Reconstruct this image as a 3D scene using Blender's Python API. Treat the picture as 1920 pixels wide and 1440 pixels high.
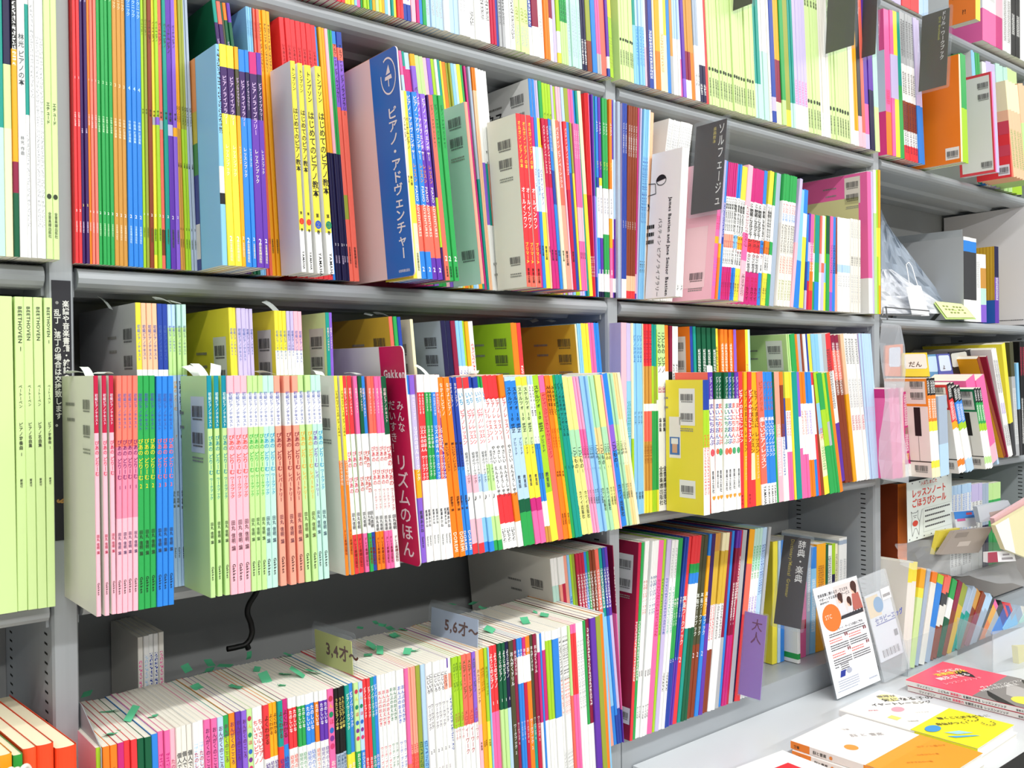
import bpy, math, random
from mathutils import Matrix, Vector
random.seed(7)
SC = bpy.context.scene
COL = SC.collection
for o in list(bpy.data.objects):
    bpy.data.objects.remove(o)

# ------------------------------------------------------------------ camera
ZO = 1.38                                   # camera stands about eye height over the floor
F, YAW, PITCH, ROLL = 1755.763, .6979, -.0107, -.0098
CX, CY, CZ = -.2589, -1.0132, -.0091        # relative frame: shelf front is y = 0
fw = Vector((math.sin(YAW)*math.cos(PITCH), math.cos(YAW)*math.cos(PITCH), math.sin(PITCH)))
rt = Vector((math.cos(YAW), -math.sin(YAW), 0))
up = rt.cross(fw)
c_, s_ = math.cos(ROLL), math.sin(ROLL)
rt, up = c_*rt + s_*up, -s_*rt + c_*up
CAM = Vector((CX, CY, CZ))
cd = bpy.data.cameras.new('camera')
cd.sensor_width = 36
cd.lens = F/1920*36
cd.clip_start = .02
cam = bpy.data.objects.new('camera', cd)
COL.objects.link(cam)
M = Matrix((rt, up, -fw)).transposed().to_4x4()
M.translation = CAM + Vector((0, 0, ZO))
cam.matrix_world = M
SC.camera = cam

# ------------------------------------------------------------------ light
w = bpy.data.worlds.new('shop_ambient')
SC.world = w
w.use_nodes = True
w.node_tree.nodes['Background'].inputs[0].default_value = (.93, .96, 1, 1)
w.node_tree.nodes['Background'].inputs[1].default_value = 0.36
SC.view_settings.view_transform = 'Standard'
SC.view_settings.look = 'None'
SC.view_settings.exposure = 0.0
SC.view_settings.gamma = 1
SC.view_settings.use_curve_mapping = False


def lamp(name, loc, aim, sx, sy, power, col=(1, .99, .97)):
    l = bpy.data.lights.new(name, 'AREA')
    l.shape = 'RECTANGLE'
    l.size, l.size_y, l.energy, l.color = sx, sy, power, col
    o = bpy.data.objects.new(name, l)
    COL.objects.link(o)
    o.location = loc
    d = Vector(aim) - Vector(loc)
    o.rotation_euler = d.to_track_quat('-Z', 'Y').to_euler()
    return o


for args in (((0.3, -1.38, 2.9), (0.3, -1.38, 0), 5.0, 0.1, 84),
             ((0.3, -3.9, 2.9), (0.3, -3.2, 0), 5.0, 0.1, 112),  # unseen row added far forward for more frontal light on the spines
             ((3.6, -1.38, 2.9), (3.6, -1.38, 0), 1.4, 0.1, 22)):
    lamp('tube_and_fill_lamp', *args)

# ------------------------------------------------------------------ pixel of the photograph -> world point on a known plane
def ray(x, y):
    return fw*F + rt*(x-960) - up*(y-720)


def atz(x, y, z):
    d = ray(x, y)
    return CAM + d*((z-CAM.z)/d.z)


def atY(x, y, Y):
    d = ray(x, y)
    return CAM + d*((Y-CAM.y)/d.y)


def atX(x, y, X):
    d = ray(x, y)
    return CAM + d*((X-CAM.x)/d.x)


def Xof(x, Y, Z):                           # the X at which (X, Y, Z) shows at column x
    k = (x-960)/F
    a = rt - fw*k                           # a . (P - CAM) = 0
    return CAM.x - (a.y*(Y-CAM.y) + a.z*(Z-CAM.z))/a.x


# ------------------------------------------------------------------ colours and materials
PAL = dict(re='ea3a40', cr='c41c44', co='f4705e', oo='f6821f', am='f8ae1e', ye='f4e544', cm='f7efc4', li='a9d42c', ol='9ba53c',
           gr='2ea652', dg='0f5c3c', te='149a8c', mt='bfe6da', sk='8ccaf2', lb='b9d8f4', bl='2f86e0', db='2746a6', nv='1b1844', pu='6436ac',
           dp='3c1c60', vi='8c62d4', la='cabfe6', ma='cb2a7c', pk='f26caa', lp='f8bccb', br='8a3c1e', tn='cf9642', wh='f3f4f2', gy='b4b7ba', dk='3b3b3d', bk='151515',
           pg='d3eca4', pe='f9c6a0', mr='8e1c40', lg='c3e89a', so='f7a58f', sf='f9806f', tl='0a8fa6', ow='ece9e0', ry='d9b33c', do='4a4a30', gb='a8b8cc', sp='f190ac', py='eeea8e', pp='f5a2c8', pb='92c6f0', pm='acdeb4', pt='ecd596')
NAMES = dict(re='red', cr='crimson', co='coral', oo='orange', am='amber', ye='yellow', cm='cream', li='lime', ol='olive', gr='green', dg='dark green', te='teal',
             mt='mint', sk='sky blue', lb='pale blue', bl='blue', db='deep blue', nv='navy', pu='purple', dp='dark purple', vi='violet', la='lavender', ma='magenta', pk='pink',
             lp='pale pink', br='brown', tn='tan', wh='white', gy='grey', dk='charcoal', bk='black', pg='pale green', pe='peach', mr='maroon', lg='light green',
             so='salmon', sf='coral pink', tl='petrol', ow='off-white', ry='gold', do='dark olive', gb='grey-blue', sp='rose pink', py='pastel yellow', pp='pastel pink', pb='pastel blue', pm='pastel green', pt='straw')


def lin(h):
    h = PAL.get(h, h)
    r = []
    for i in (0, 2, 4):
        c = int(h[i:i+2], 16)/255
        r.append(c/12.92 if c <= .04045 else ((c+.055)/1.055)**2.4)
    return (*r, 1)


MATS = {}


def mat(col, rough=.45, name=None, metal=0, spec=.4, alpha=None, trans=None):
    key = ('m', col, rough, metal, alpha, trans)
    if key in MATS:
        return MATS[key]
    m = bpy.data.materials.new(name or 'plain_'+col)
    m.use_nodes = True
    b = m.node_tree.nodes['Principled BSDF']
    b.inputs['Base Color'].default_value = lin(col)
    b.inputs['Roughness'].default_value = rough
    b.inputs['Metallic'].default_value = metal
    b.inputs['Specular IOR Level'].default_value = spec
    if alpha is not None:
        b.inputs['Alpha'].default_value = alpha
    if trans is not None:
        b.inputs['Transmission Weight'].default_value = trans
    MATS[key] = m
    return m


def nd(nt, t, **k):
    n = nt.nodes.new(t)
    for a, v in k.items():
        setattr(n, a, v)
    return n


def math_(nt, op, a, b=None, c=None):
    n = nd(nt, 'ShaderNodeMath', operation=op)
    for i, v in enumerate((a, b, c)):
        if v is None:
            continue
        if isinstance(v, (int, float)):
            n.inputs[i].default_value = v
        else:
            nt.links.new(v, n.inputs[i])
    return n.outputs[0]


# tiny unreadable print: a column of blotchy characters, driven by object coordinates in metres
PG = bpy.data.node_groups.new('fine_print', 'ShaderNodeTree')
PG.interface.new_socket('Mask', in_out='OUTPUT', socket_type='NodeSocketFloat')
gi = nd(PG, 'NodeGroupOutput')
tc = nd(PG, 'ShaderNodeTexCoord')
mp = nd(PG, 'ShaderNodeMapping')
mp.inputs['Scale'].default_value = (800, 0, 560)
PG.links.new(tc.outputs['Object'], mp.inputs[0])
nz = nd(PG, 'ShaderNodeTexNoise')
nz.inputs['Scale'].default_value = 1
nz.inputs['Detail'].default_value = 1
PG.links.new(mp.outputs[0], nz.inputs[0])
sx = nd(PG, 'ShaderNodeSeparateXYZ')
PG.links.new(tc.outputs['Generated'], sx.inputs[0])
so_ = nd(PG, 'ShaderNodeSeparateXYZ')
PG.links.new(tc.outputs['Object'], so_.inputs[0])
ink = math_(PG, 'GREATER_THAN', nz.outputs['Fac'], .5)
inx = math_(PG, 'LESS_THAN', math_(PG, 'ABSOLUTE', math_(PG, 'SUBTRACT', sx.outputs['X'], .5)), .31)
fr = math_(PG, 'FRACT', math_(PG, 'MULTIPLY', so_.outputs['Z'], 210.))
gap = math_(PG, 'GREATER_THAN', fr, .16)
onsp = math_(PG, 'LESS_THAN', so_.outputs['Y'], .0004)
PG.links.new(math_(PG, 'MULTIPLY', math_(PG, 'MULTIPLY', ink, inx), math_(PG, 'MULTIPLY', gap, onsp)), gi.inputs[0])


def ramp(nt, stops, fac):
    r = nd(nt, 'ShaderNodeValToRGB')
    cr = r.color_ramp
    cr.interpolation = 'CONSTANT'
    while len(cr.elements) > 1:
        cr.elements.remove(cr.elements[-1])
    cr.elements[0].position = 0
    cr.elements[0].color = stops[0][1]
    for p, c in stops[1:]:
        e = cr.elements.new(p)
        e.color = c
    nt.links.new(fac, r.inputs[0])
    return r


def style(spec):
    """'wh/re.4|bk.1-.3,re.5-.8;c=wh;r=.3' -> material: bands down the spine, then strips of fine print, then the colour of the covers"""
    if spec in MATS:
        return MATS[spec]
    parts = spec.split(';')
    main = parts[0].split('|')
    bands = []
    for i, s in enumerate(main[0].split('/')):
        k = 2
        bands.append((float(s[k:] or 0), lin(s[:k]), s[:k]))
    m = bpy.data.materials.new('cover_'+NAMES[bands[0][2]].replace(' ', '_'))
    m.use_nodes = True
    nt = m.node_tree
    b = nt.nodes['Principled BSDF']
    b.inputs['Roughness'].default_value = .38
    b.inputs['Specular IOR Level'].default_value = .35
    tcn = nd(nt, 'ShaderNodeTexCoord')
    sep = nd(nt, 'ShaderNodeSeparateXYZ')
    nt.links.new(tcn.outputs['Generated'], sep.inputs[0])
    v = math_(nt, 'SUBTRACT', 1, sep.outputs['Z'])
    col = None
    if len(bands) > 1:
        col = ramp(nt, [(p, c) for p, c, _ in bands], v).outputs[0]
    if len(main) > 1 and main[1]:
        st = [(0, (0, 0, 0, 0))]
        for s in main[1].split(','):
            a, z = s[2:].split('-')
            st += [(float(a), lin(s[:2])), (float(z), (0, 0, 0, 0))]
        r2 = ramp(nt, st, v)
        g = nd(nt, 'ShaderNodeGroup', node_tree=PG)
        mx = nd(nt, 'ShaderNodeMix', data_type='RGBA')
        nt.links.new(math_(nt, 'MULTIPLY', g.outputs[0], r2.outputs['Alpha']), mx.inputs[0])
        if col:
            nt.links.new(col, mx.inputs[6])
        else:
            mx.inputs[6].default_value = bands[0][1]
        nt.links.new(r2.outputs['Color'], mx.inputs[7])
        col = mx.outputs[2]
    for p in parts[1:]:
        if p.startswith('c='):
            so2 = nd(nt, 'ShaderNodeSeparateXYZ')
            nt.links.new(tcn.outputs['Object'], so2.inputs[0])
            mx = nd(nt, 'ShaderNodeMix', data_type='RGBA')
            nt.links.new(math_(nt, 'GREATER_THAN', so2.outputs['Y'], .0009), mx.inputs[0])
            if col:
                nt.links.new(col, mx.inputs[6])
            else:
                mx.inputs[6].default_value = bands[0][1]
            mx.inputs[7].default_value = lin(p[2:])
            col = mx.outputs[2]
    if col:
        nt.links.new(col, b.inputs['Base Color'])
    else:
        b.inputs['Base Color'].default_value = bands[0][1]
    MATS[spec] = m
    return m


def steel(name, col, rough=.42):
    m = bpy.data.materials.new(name)
    m.use_nodes = True
    nt = m.node_tree
    b = nt.nodes['Principled BSDF']
    n = nd(nt, 'ShaderNodeTexNoise')
    n.inputs['Scale'].default_value = 6
    n.inputs['Detail'].default_value = 4
    mx = nd(nt, 'ShaderNodeMix', data_type='RGBA')
    c = lin(col)
    mx.inputs[6].default_value = c
    mx.inputs[7].default_value = (*[x*.86 for x in c[:3]], 1)
    nt.links.new(n.outputs['Fac'], mx.inputs[0])
    nt.links.new(mx.outputs[2], b.inputs['Base Color'])
    b.inputs['Roughness'].default_value = rough
    b.inputs['Specular IOR Level'].default_value = .5
    return m


STEEL = steel('painted_steel_grey', 'a8aeb3')
BACKM = steel('painted_steel_back', '9c9f9f', .6)


def paper_mat():
    m = bpy.data.materials.new('page_edges')
    m.use_nodes = True
    nt = m.node_tree
    b = nt.nodes['Principled BSDF']
    t = nd(nt, 'ShaderNodeTexCoord')
    mp_ = nd(nt, 'ShaderNodeMapping')
    mp_.inputs['Scale'].default_value = (1900, 6, 6)
    nt.links.new(t.outputs['Object'], mp_.inputs[0])
    n = nd(nt, 'ShaderNodeTexNoise')
    n.inputs['Scale'].default_value = 1
    nt.links.new(mp_.outputs[0], n.inputs[0])
    r = nd(nt, 'ShaderNodeValToRGB')
    r.color_ramp.elements[0].position = .3
    r.color_ramp.elements[0].color = lin('d9d3c2')
    r.color_ramp.elements[1].position = .6
    r.color_ramp.elements[1].color = lin('f6f3e8')
    nt.links.new(n.outputs['Fac'], r.inputs[0])
    nt.links.new(r.outputs[0], b.inputs['Base Color'])
    b.inputs['Roughness'].default_value = .85
    return m


PAPER = paper_mat()


def clear(name, tint='f4f8fa', alpha=.16, rough=.12):
    m = bpy.data.materials.new(name)
    m.use_nodes = True
    nt = m.node_tree
    for n in list(nt.nodes):
        nt.nodes.remove(n)
    o = nd(nt, 'ShaderNodeOutputMaterial')
    t = nd(nt, 'ShaderNodeBsdfTransparent')
    t.inputs[0].default_value = (.97, .98, .985, 1)
    g = nd(nt, 'ShaderNodeBsdfPrincipled')
    g.inputs['Base Color'].default_value = lin(tint)
    g.inputs['Roughness'].default_value = rough
    g.inputs['Specular IOR Level'].default_value = .6
    mx = nd(nt, 'ShaderNodeMixShader')
    mx.inputs[0].default_value = alpha
    nt.links.new(t.outputs[0], mx.inputs[1])
    nt.links.new(g.outputs[0], mx.inputs[2])
    nt.links.new(mx.outputs[0], o.inputs[0])
    return m


ACRYL = clear('clear_acrylic', 'dfe6ee', .05, .05)
FILM = clear('clear_film', 'eef2f6', .22, .08)
HAZY = clear('hazy_plastic', 'c9ced6', .5, .3)


# ------------------------------------------------------------------ mesh helpers
class MB:
    def __init__(s):
        s.v, s.f, s.m = [], [], []

    def add(s, vs, fs, mi=0):
        b = len(s.v)
        s.v += [tuple(p) for p in vs]
        s.f += [tuple(i+b for i in f) for f in fs]
        s.m += [mi]*len(fs)

    def box(s, x0, x1, y0, y1, z0, z1, mi=0):
        s.add([(x0, y0, z0), (x1, y0, z0), (x1, y1, z0), (x0, y1, z0), (x0, y0, z1), (x1, y0, z1), (x1, y1, z1), (x0, y1, z1)],
              [(0, 3, 2, 1), (4, 5, 6, 7), (0, 1, 5, 4), (1, 2, 6, 5), (2, 3, 7, 6), (3, 0, 4, 7)], mi)

    def prism(s, poly, z0, z1, mi=0):        # poly is counter-clockwise in x, y
        n = len(poly)
        s.add([(x, y, z0) for x, y in poly]+[(x, y, z1) for x, y in poly],
              [tuple(range(n))[::-1], tuple(range(n, 2*n))]+[(i, (i+1) % n, n+(i+1) % n, n+i) for i in range(n)], mi)

    def slab(s, q, t, mi=0):                 # four corners of a sheet and its thickness vector
        q = [Vector(p) for p in q]
        t = Vector(t)
        s.add(q+[p+t for p in q], [(3, 2, 1, 0), (4, 5, 6, 7)]+[(i, (i+1) % 4, 4+(i+1) % 4, 4+i) for i in range(4)], mi)

    def mesh(s, name, mats):
        me = bpy.data.meshes.new(name)
        me.from_pydata(s.v, [], s.f)
        for m in mats:
            me.materials.append(m)
        if len(mats) > 1:
            me.polygons.foreach_set('material_index', s.m)
        me.update()
        return me

    def obj(s, name, mats, parent=None, loc=None):
        return link(name, s.mesh(name, mats if isinstance(mats, (list, tuple)) else [mats]), parent, loc)


def link(name, me, parent=None, loc=None):
    o = bpy.data.objects.new(name, me)
    COL.objects.link(o)
    if parent:
        o.parent = parent
    if loc is not None:
        o.location = loc
    return o


def empty(name, loc=(0, 0, 0)):
    o = link(name, None)
    o.location = loc
    o.empty_display_size = .02
    return o


def tag(o, label, cat, group=None):
    o['label'] = label
    o['category'] = cat
    if group:
        o['group'] = group
    return o


# ------------------------------------------------------------------ lettering as flat meshes
GL = {}


def glyph(ch, bold=0):
    k = (ch, bold)
    if k not in GL:
        cu = bpy.data.curves.new('g', 'FONT')
        cu.body = ch
        cu.size = 1
        cu.resolution_u = 2
        cu.offset = bold
        ob = bpy.data.objects.new('g', cu)
        COL.objects.link(ob)
        dg = bpy.context.evaluated_depsgraph_get()
        me = bpy.data.meshes.new_from_object(ob.evaluated_get(dg))
        vs = [(v.co.x, v.co.y) for v in me.vertices]
        GL[k] = (vs, [tuple(p.vertices) for p in me.polygons], max([x for x, _ in vs] or [.3]))
        bpy.data.objects.remove(ob)
        bpy.data.meshes.remove(me)
        bpy.data.curves.remove(cu)
    return GL[k]


TURN = set('ー〜()[]（）「」｜…')


def vtext(mb, text, x, z, size, mi=0, y=-.0003, bold=.012, stretch=1):
    """text running down from z, centred on x, in the plane y facing -y; latin runs lie on their side; returns where it stops"""
    for ch in text:
        if ch == ' ':
            z -= size*.5
            continue
        if ch == '|':
            z -= size*.25
            continue
        vs, fs, wd = glyph(ch, bold)
        latin = ord(ch) < 0x250
        if latin and not ch.isdigit():       # on its side, reading down
            pts = [(x + (vy-.34)*size, z - vx*size*stretch) for vx, vy in vs]
            adv = (wd+.09)*size*stretch
        elif ch in TURN:
            pts = [(x + (vy-.36)*size, z - vx*size*stretch) for vx, vy in vs]
            adv = size*stretch
        else:
            cx = wd/2 if ch.isdigit() else .5
            pts = [(x + (vx-cx)*size, z - size*.5*stretch + (vy-.36)*size*stretch) for vx, vy in vs]
            adv = size*(.92 if ch.isdigit() else 1.0)*stretch
        mb.add([(px, y, pz) for px, pz in pts], fs, mi)
        z -= adv
    return z


def htext(mb, text, x, z, size, mi=0, y=-.0003, bold=.012, fn=None):
    """text running right from x with its baseline at z; fn maps (x, z) to a 3D point"""
    for ch in text:
        if ch == ' ':
            x += size*.35
            continue
        vs, fs, wd = glyph(ch, bold)
        pts = [(x+vx*size, z+vy*size) for vx, vy in vs]
        mb.add([fn(a, b) if fn else (a, y, b) for a, b in pts], fs, mi)
        x += size*((wd+.09) if ord(ch) < 0x250 else 1.02)
    return x


# ------------------------------------------------------------------ books
BMESH = {}
DBG = False
BOOKD = dict(n=0)
ORD = 'first second third fourth fifth sixth seventh eighth ninth tenth eleventh twelfth thirteenth fourteenth fifteenth sixteenth seventeenth eighteenth nineteenth twentieth'.split()
NUM = 'zero one two three four five six seven eight nine ten eleven twelve thirteen fourteen fifteen sixteen seventeen eighteen nineteen twenty'.split()
TITLES = {}
LABELS = set()


def cover_mesh(wd, d, h):
    k = (round(wd, 5), d, round(h, 4))
    if k in BMESH:
        return BMESH[k]
    t = min(.0003, wd*.07)
    c = min(.0011, wd*.28)
    mb = MB()
    out = [(0, d), (0, c*.9), (c*.35, c*.22), (c, 0), (wd-c, 0), (wd-c*.35, c*.22), (wd, c*.9), (wd, d), (wd-t, d), (wd-t, c), (t, c), (t, d)]
    n = len(out)
    vs = [(x, y, 0) for x, y in out]+[(x, y, h) for x, y in out]
    fs = [(i, (i+1) % n, n+(i+1) % n, n+i) for i in range(n)]
    caps = [(0, 1, 10, 11), (1, 2, 3, 10), (3, 4, 9, 10), (4, 5, 6, 9), (6, 7, 8, 9)]
    fs += [tuple(reversed(q)) for q in caps] + [tuple(i+n for i in q) for q in caps]
    mb.add(vs, fs)
    me = mb.mesh('cover', [PAPER])
    p = MB()
    p.box(t*.6, wd-t*.6, c*.7, d-.0015, .0002, h-.0002)
    pm = p.mesh('pages', [PAPER])
    BMESH[k] = (me, pm)
    return BMESH[k]


def title_mesh(key, wd, h):
    k = ('t', key, round(wd, 4), round(h, 3))
    if k in BMESH:
        return BMESH[k]
    mb = MB()
    mats = []
    for col, v0, v1, size, text in TITLES[key]:
        m = mat(col, .5)
        if m not in mats:
            mats.append(m)
        s = size*wd
        n = sum((.5 if c == ' ' else .25 if c == '|' else .6 if ord(c) < 0x250 else 1) for c in text)
        st = max(.55, min(1.25, (v1-v0)*h/(n*s)))
        vtext(mb, text, wd*.5, h*(1-v0), s, mats.index(m), stretch=st)
    me = mb.mesh('spine_title', mats)
    BMESH[k] = me
    return me


def colour_words(spec):
    bs = [s[:2] for s in spec.split(';')[0].split('|')[0].split('/')]
    u = []
    for b in bs:
        if NAMES[b] not in u:
            u.append(NAMES[b])
    return ' and '.join(u[:2])


def book(kind, label, group, X, Y, z, wd, d, h, lean, spec, title=None, cat='book', turn=0):
    key = (round(wd, 5), d, round(h, 4), spec)
    cm, pm = cover_mesh(wd, d, h)
    if key not in BMESH:
        m2 = cm.copy()
        m2.materials[0] = style(spec)
        BMESH[key] = m2
    o = link(kind, BMESH[key])
    o.location = (X, Y, z+ZO)
    o.rotation_euler = (0, -lean, turn)
    tag(o, label, cat, group)
    link('pages', pm, o)
    if title:
        link('spine_title', title_mesh(title, wd, h), o)
    BOOKD['n'] += 1
    return o


def unique(opts):
    for l in opts:
        if l not in LABELS and len(l.replace('-', '').split()) <= 16:
            LABELS.add(l)
            return l
    if opts[0] in LABELS:
        print('DUP', opts[0])
    return opts[0]


def row(kind, noun, place, z, Y, segs, s=0, h=.3, x0=None, d=.2, grp=None, xmax=None):
    """books standing side by side; each segment is n alike books up to a pixel column of the photograph at the foot (b) or head (t) of the spine"""
    cur = None
    prev = ['post']
    for sg in segs:
        n, spec = sg[0], sg[1]
        o = sg[2] if len(sg) > 2 else {}
        Y = o.get('Y', Y)
        d = o.get('d', d)
        if 's' in o:
            s = o['s']
        if 'h' in o:
            h = o['h']
        if 'yt' in o and 't' in o:
            P = atY(o['t'], o['yt'], Y)
            h = (P.z-z)
        if 'b' in o:
            Xb = Xof(o['b'], Y, z)
            if 't' in o:
                s = (Xof(o['t'], Y, z+h)-Xb)/h
        elif 't' in o:
            Xb = Xof(o['t'], Y, z+h)-s*h
        else:
            Xb = (cur or 0)+o.get('w', .004)*max(n, 1)
        if n == 0:                           # only moves the cursor
            cur = Xb
            continue
        if xmax:
            Xb = min(Xb, xmax)
        if cur is None:
            cur = Xb-.005*n
        if DBG and Xb-cur < .0018*n:
            print('TIGHT', place, spec, 'n', n, round((Xb-cur)*1000, 1), 'mm', o.get('b'), o.get('t'))
        if Xb-cur < .0018*n:
            Xb = cur+.0018*n
        pitch = (Xb-cur)/n
        tf = o.get('tf', 1)
        wd = pitch*tf-.0002
        cw = o.get('c', colour_words(spec)).replace(' and ', '-and-')
        base = f'{cw} {noun}'
        for i in range(n):
            who = f'only {base} here' if n == 1 else f'{ORD[i]} of {NUM[n]} {base}s'
            if n == 1:
                who = f'one {base}'
            opts = [f'{who} past the {prev[-1]}, {place}']
            if len(prev) > 1:
                opts.append(f'{who} past the {prev[-1]} after {prev[-2]}, {place}')
                opts.append(f'{who} between {prev[-2]}, {prev[-1]} ones and post, {place}')
            o_ = book(kind, unique(opts), grp or f'{noun}s in the {place}', cur+pitch*(i+1)-wd-.0001, Y+(random.random()-.5)*.003, z, wd, d, h, -math.atan(s), spec, o.get('T'))
            if i == 0 and 'id' in o:
                BID[o['id']] = o_
        prev.append(cw.split('-and-')[0].replace(' ', '-') if '-' not in cw else cw.split('-and-')[0])
        cur = Xb
    return cur


BID = {}

# ------------------------------------------------------------------ lettering on the spines: colour, start, end, size in spine widths, words
T = TITLES
def tt(k, *a): T[k] = list(a)
tt('bv1', ('30382c', .03, .16, .52, 'BEETHOVEN 1'), ('30382c', .28, .36, .34, 'ベートーベン'), ('30382c', .4, .55, .4, 'ピアノ変奏曲 1'), ('30382c', .58, .62, .26, '解説付'))
tt('bv0', ('30382c', .03, .145, .52, 'BEETHOVEN'), ('30382c', .28, .36, .34, 'ベートーベン'), ('30382c', .4, .52, .4, 'ピアノ名曲集'), ('30382c', .58, .62, .26, '解説付'))
tt('bv2', ('30382c', .03, .26, .4, 'BEETHOVEN VOL.2'), ('30382c', .33, .4, .2, 'ベートーヴェン'), ('30382c', .42, .57, .28, 'ピアノ ソナタ集 2'), ('30382c', .6, .72, .16, 'トーヴィー校訂 編'))
for c, q in (('ffd9d9', '1'), ('c8f4c0', '2'), ('fce9bd', '3'), ('c6ecff', '4')):
    tt('tk'+q, (c, .02, .34, .72, 'ピアノ テクニック'), (c, .38, .43, .9, q), (c, .5, .66, .5, '中級編 練習曲集'), (c, .86, .97, .42, '全音楽譜出版社'), ('ffffff', .82, .86, .8, '2'))
tt('tkm', ('e8d8f8', .02, .5, .6, 'ピアノ テクニック ミニブック'), ('e8d8f8', .55, .66, .4, '中級編'), ('f0e080', .8, .85, .8, '2'), ('e8d8f8', .86, .97, .4, '全音楽譜出版社'))
tt('bu', ('3c3c20', .14, .36, .6, 'バーナム ピアノ'), ('3c3c20', .45, .62, .45, '導入書'), ('ffffff', .81, .85, .7, '2'), ('4a5a20', .86, .96, .4, '全音楽譜出版社'))
tt('bu2', ('222222', .42, .6, .75, 'ピアノレッスン'), ('222222', .62, .72, .5, '小品集'), ('111111', .85, .88, .8, '2'), ('4a5a20', .89, .98, .4, '全音楽譜出版社'))
tt('ad', ('222222', .05, .38, .6, 'アルフレッド ピアノライブラリー'), ('222222', .86, .97, .4, '全音楽譜出版社'))
tt('al', ('e6c8f4', .14, .4, .6, 'ピアノライブラリー'), ('f4f0e0', .45, .66, .5, 'レッスンブック'), ('ffffff', .86, .885, .8, '2'), ('f0e8d0', .89, .98, .4, '全音楽譜出版社'))
tt('yt', ('222222', .03, .18, .7, 'トンプソン'), ('1c1c1c', .22, .7, .95, 'はじめてのピアノ教本'), ('1c1c1c', .71, .74, .5, '第'), ('1c1c1c', .79, .82, .5, '巻'))
for q, c in (('1', 'e03020'), ('2', '2050c0'), ('3', '10805c')):
    T['yt'+q] = T['yt']+[(c, .74, .79, 1.1, '❶❷❸'[int(q)-1]), ('1c1c1c', .9, .99, .6, 'YAMAHA')]
tt('rd', ('7a1010', .1, .3, .5, 'いろおんぷばいえる'), ('ffffff', .34, .38, .8, '●'), ('7a1010', .42, .62, .5, '併用曲集'))
tt('nb', ('c8b8d8', .9, .98, .5, '全音楽譜'), ('ffffff', .85, .9, .8, '2'))
tt('pa', ('f8f0e0', .02, .36, .7, 'ピアノ・アドヴェンチャー'), ('f0a020', .38, .5, .6, 'レッスン'), ('ffffff', .93, .96, .8, '2'), ('f4f0e0', .5, .8, .6, 'PIANO ADVENTURES'))
tt('pg2', ('ffffff', .86, .91, 1.0, '2'), ('0c4020', .92, .99, .4, '全音楽譜'), ('0c6a3a', .05, .3, .5, 'ピアノ・アドヴェンチャー'))
tt('ba', ('ffdc50', .04, .38, .62, 'オルガン・ピアノの本'), ('ffffff', .42, .7, .78, 'オールインワン'), ('ffe04a', .74, .86, .7, 'プリマーA'), ('401010', .89, .98, .5, '東音企画'))
tt('bw', ('2a58b0', .3, .6, .6, 'バスティン ピアノ'), ('303030', .75, .84, .5, '東音企画'))
tt('bs', ('f8f0f0', .04, .4, .6, 'バスティン ピアノベーシックス'), ('282828', .77, .86, .5, '東音企画'))
tt('bx', ('ffffff', .12, .3, .7, 'レッスン'), ('f4f060', .32, .48, .6, 'ピアノ'), ('303a80', .5, .68, .6, 'ミュージック'), ('ffffff', .86, .96, .6, '全音'))
tt('jb', ('f0f0f0', .1, .55, .6, 'バスティン先生のお気に入り'), ('f0f0f0', .6, .7, .5, 'レベル2'))
tt('so', ('2a2a2a', .3, .55, .9, '新版 ソルフェージュ'), ('a03048', .57, .66, .8, 'ワーク'), ('6a6a70', .7, .8, .5, '初級'), ('701838', .87, .97, .6, 'カワイ'))
tt('sg', ('555555', .25, .48, .6, 'ソルフェージュ'), ('555555', .5, .62, .5, '子どもの'))
GK = (('d82858', 'e0d8e8', 'b01c48'), ('7a2068', '6070b0', '50406a'), ('e8dc30', '4860a8', '2a3c2a'), ('f07070', '4868b8', '303850'), ('1090a0', 'd8f4f0', '3c4c34'),
      ('f05848', '7080c0', '6a4850'), ('28b848', '7080c0', '48603c'), ('18a0d0', '7080c0', '486070'), ('7c1c34', '6068b8', '70404a'), ('f0a838', '7080c0', '60603c'), ('7838b0', '7080c0', '486070'),
      ('28201c', '7890a0', '2c2c3c'), ('e07838', '6070b0', '705040'))
for i, (a, b, c) in enumerate(GK):
    tt(f'g{i}', (b, .075, .235, .62, '初級ピアノテキスト'), (a, .27, .45, .85, 'ぴあの どりーむ'), (c, .66, .83, .6, '田丸 信明 編'), ('1a1a1a', .86, .94, .62, 'Gakken'))
    T[f'gw{i}'] = T[f'g{i}'] + [(a, .46, .56, .66, 'ワークブック')]
    T[f'gr{i}'] = T[f'g{i}'] + [(a, .46, .6, .66, 'レパートリー')]
    for q in '12378':
        T[f'g{i}n{q}'] = T[f'g{i}'] + [(a, .46, .49, .8, q)]
tt('id', ('3a3a10', .07, .4, .66, 'いちばんさいしょの ピアノえほん'), ('f8e8d8', .42, .62, .8, 'ひとりでひけた'), ('802008', .77, .96, .7, 'ドレミ楽譜出版社'))
for k, c in (('p1', 'd8305c'), ('p2', 'c83c30')):
    tt(k, ('f8e0e0', .06, .28, .5, '初級ピアノテキスト'), (c, .38, .5, .9, 'ぴあの'), (c, .51, .62, .9, 'ぴあの'), ('2c2c30', .69, .78, .7, '田丸信明'), ('7a2010', .82, .97, .66, 'ドレミ楽譜出版社'))
tt('p3', ('f8e0e0', .06, .28, .5, '初級ピアノテキスト'), ('d84850', .36, .47, .9, 'ぴあの'), ('d84850', .48, .57, .9, 'ぴあの'), ('c86068', .58, .7, .6, 'ワークブック'), ('2c2c30', .72, .8, .7, '田丸信明'), ('7a2010', .83, .97, .6, 'ドレミ楽譜出版社'))
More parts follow.
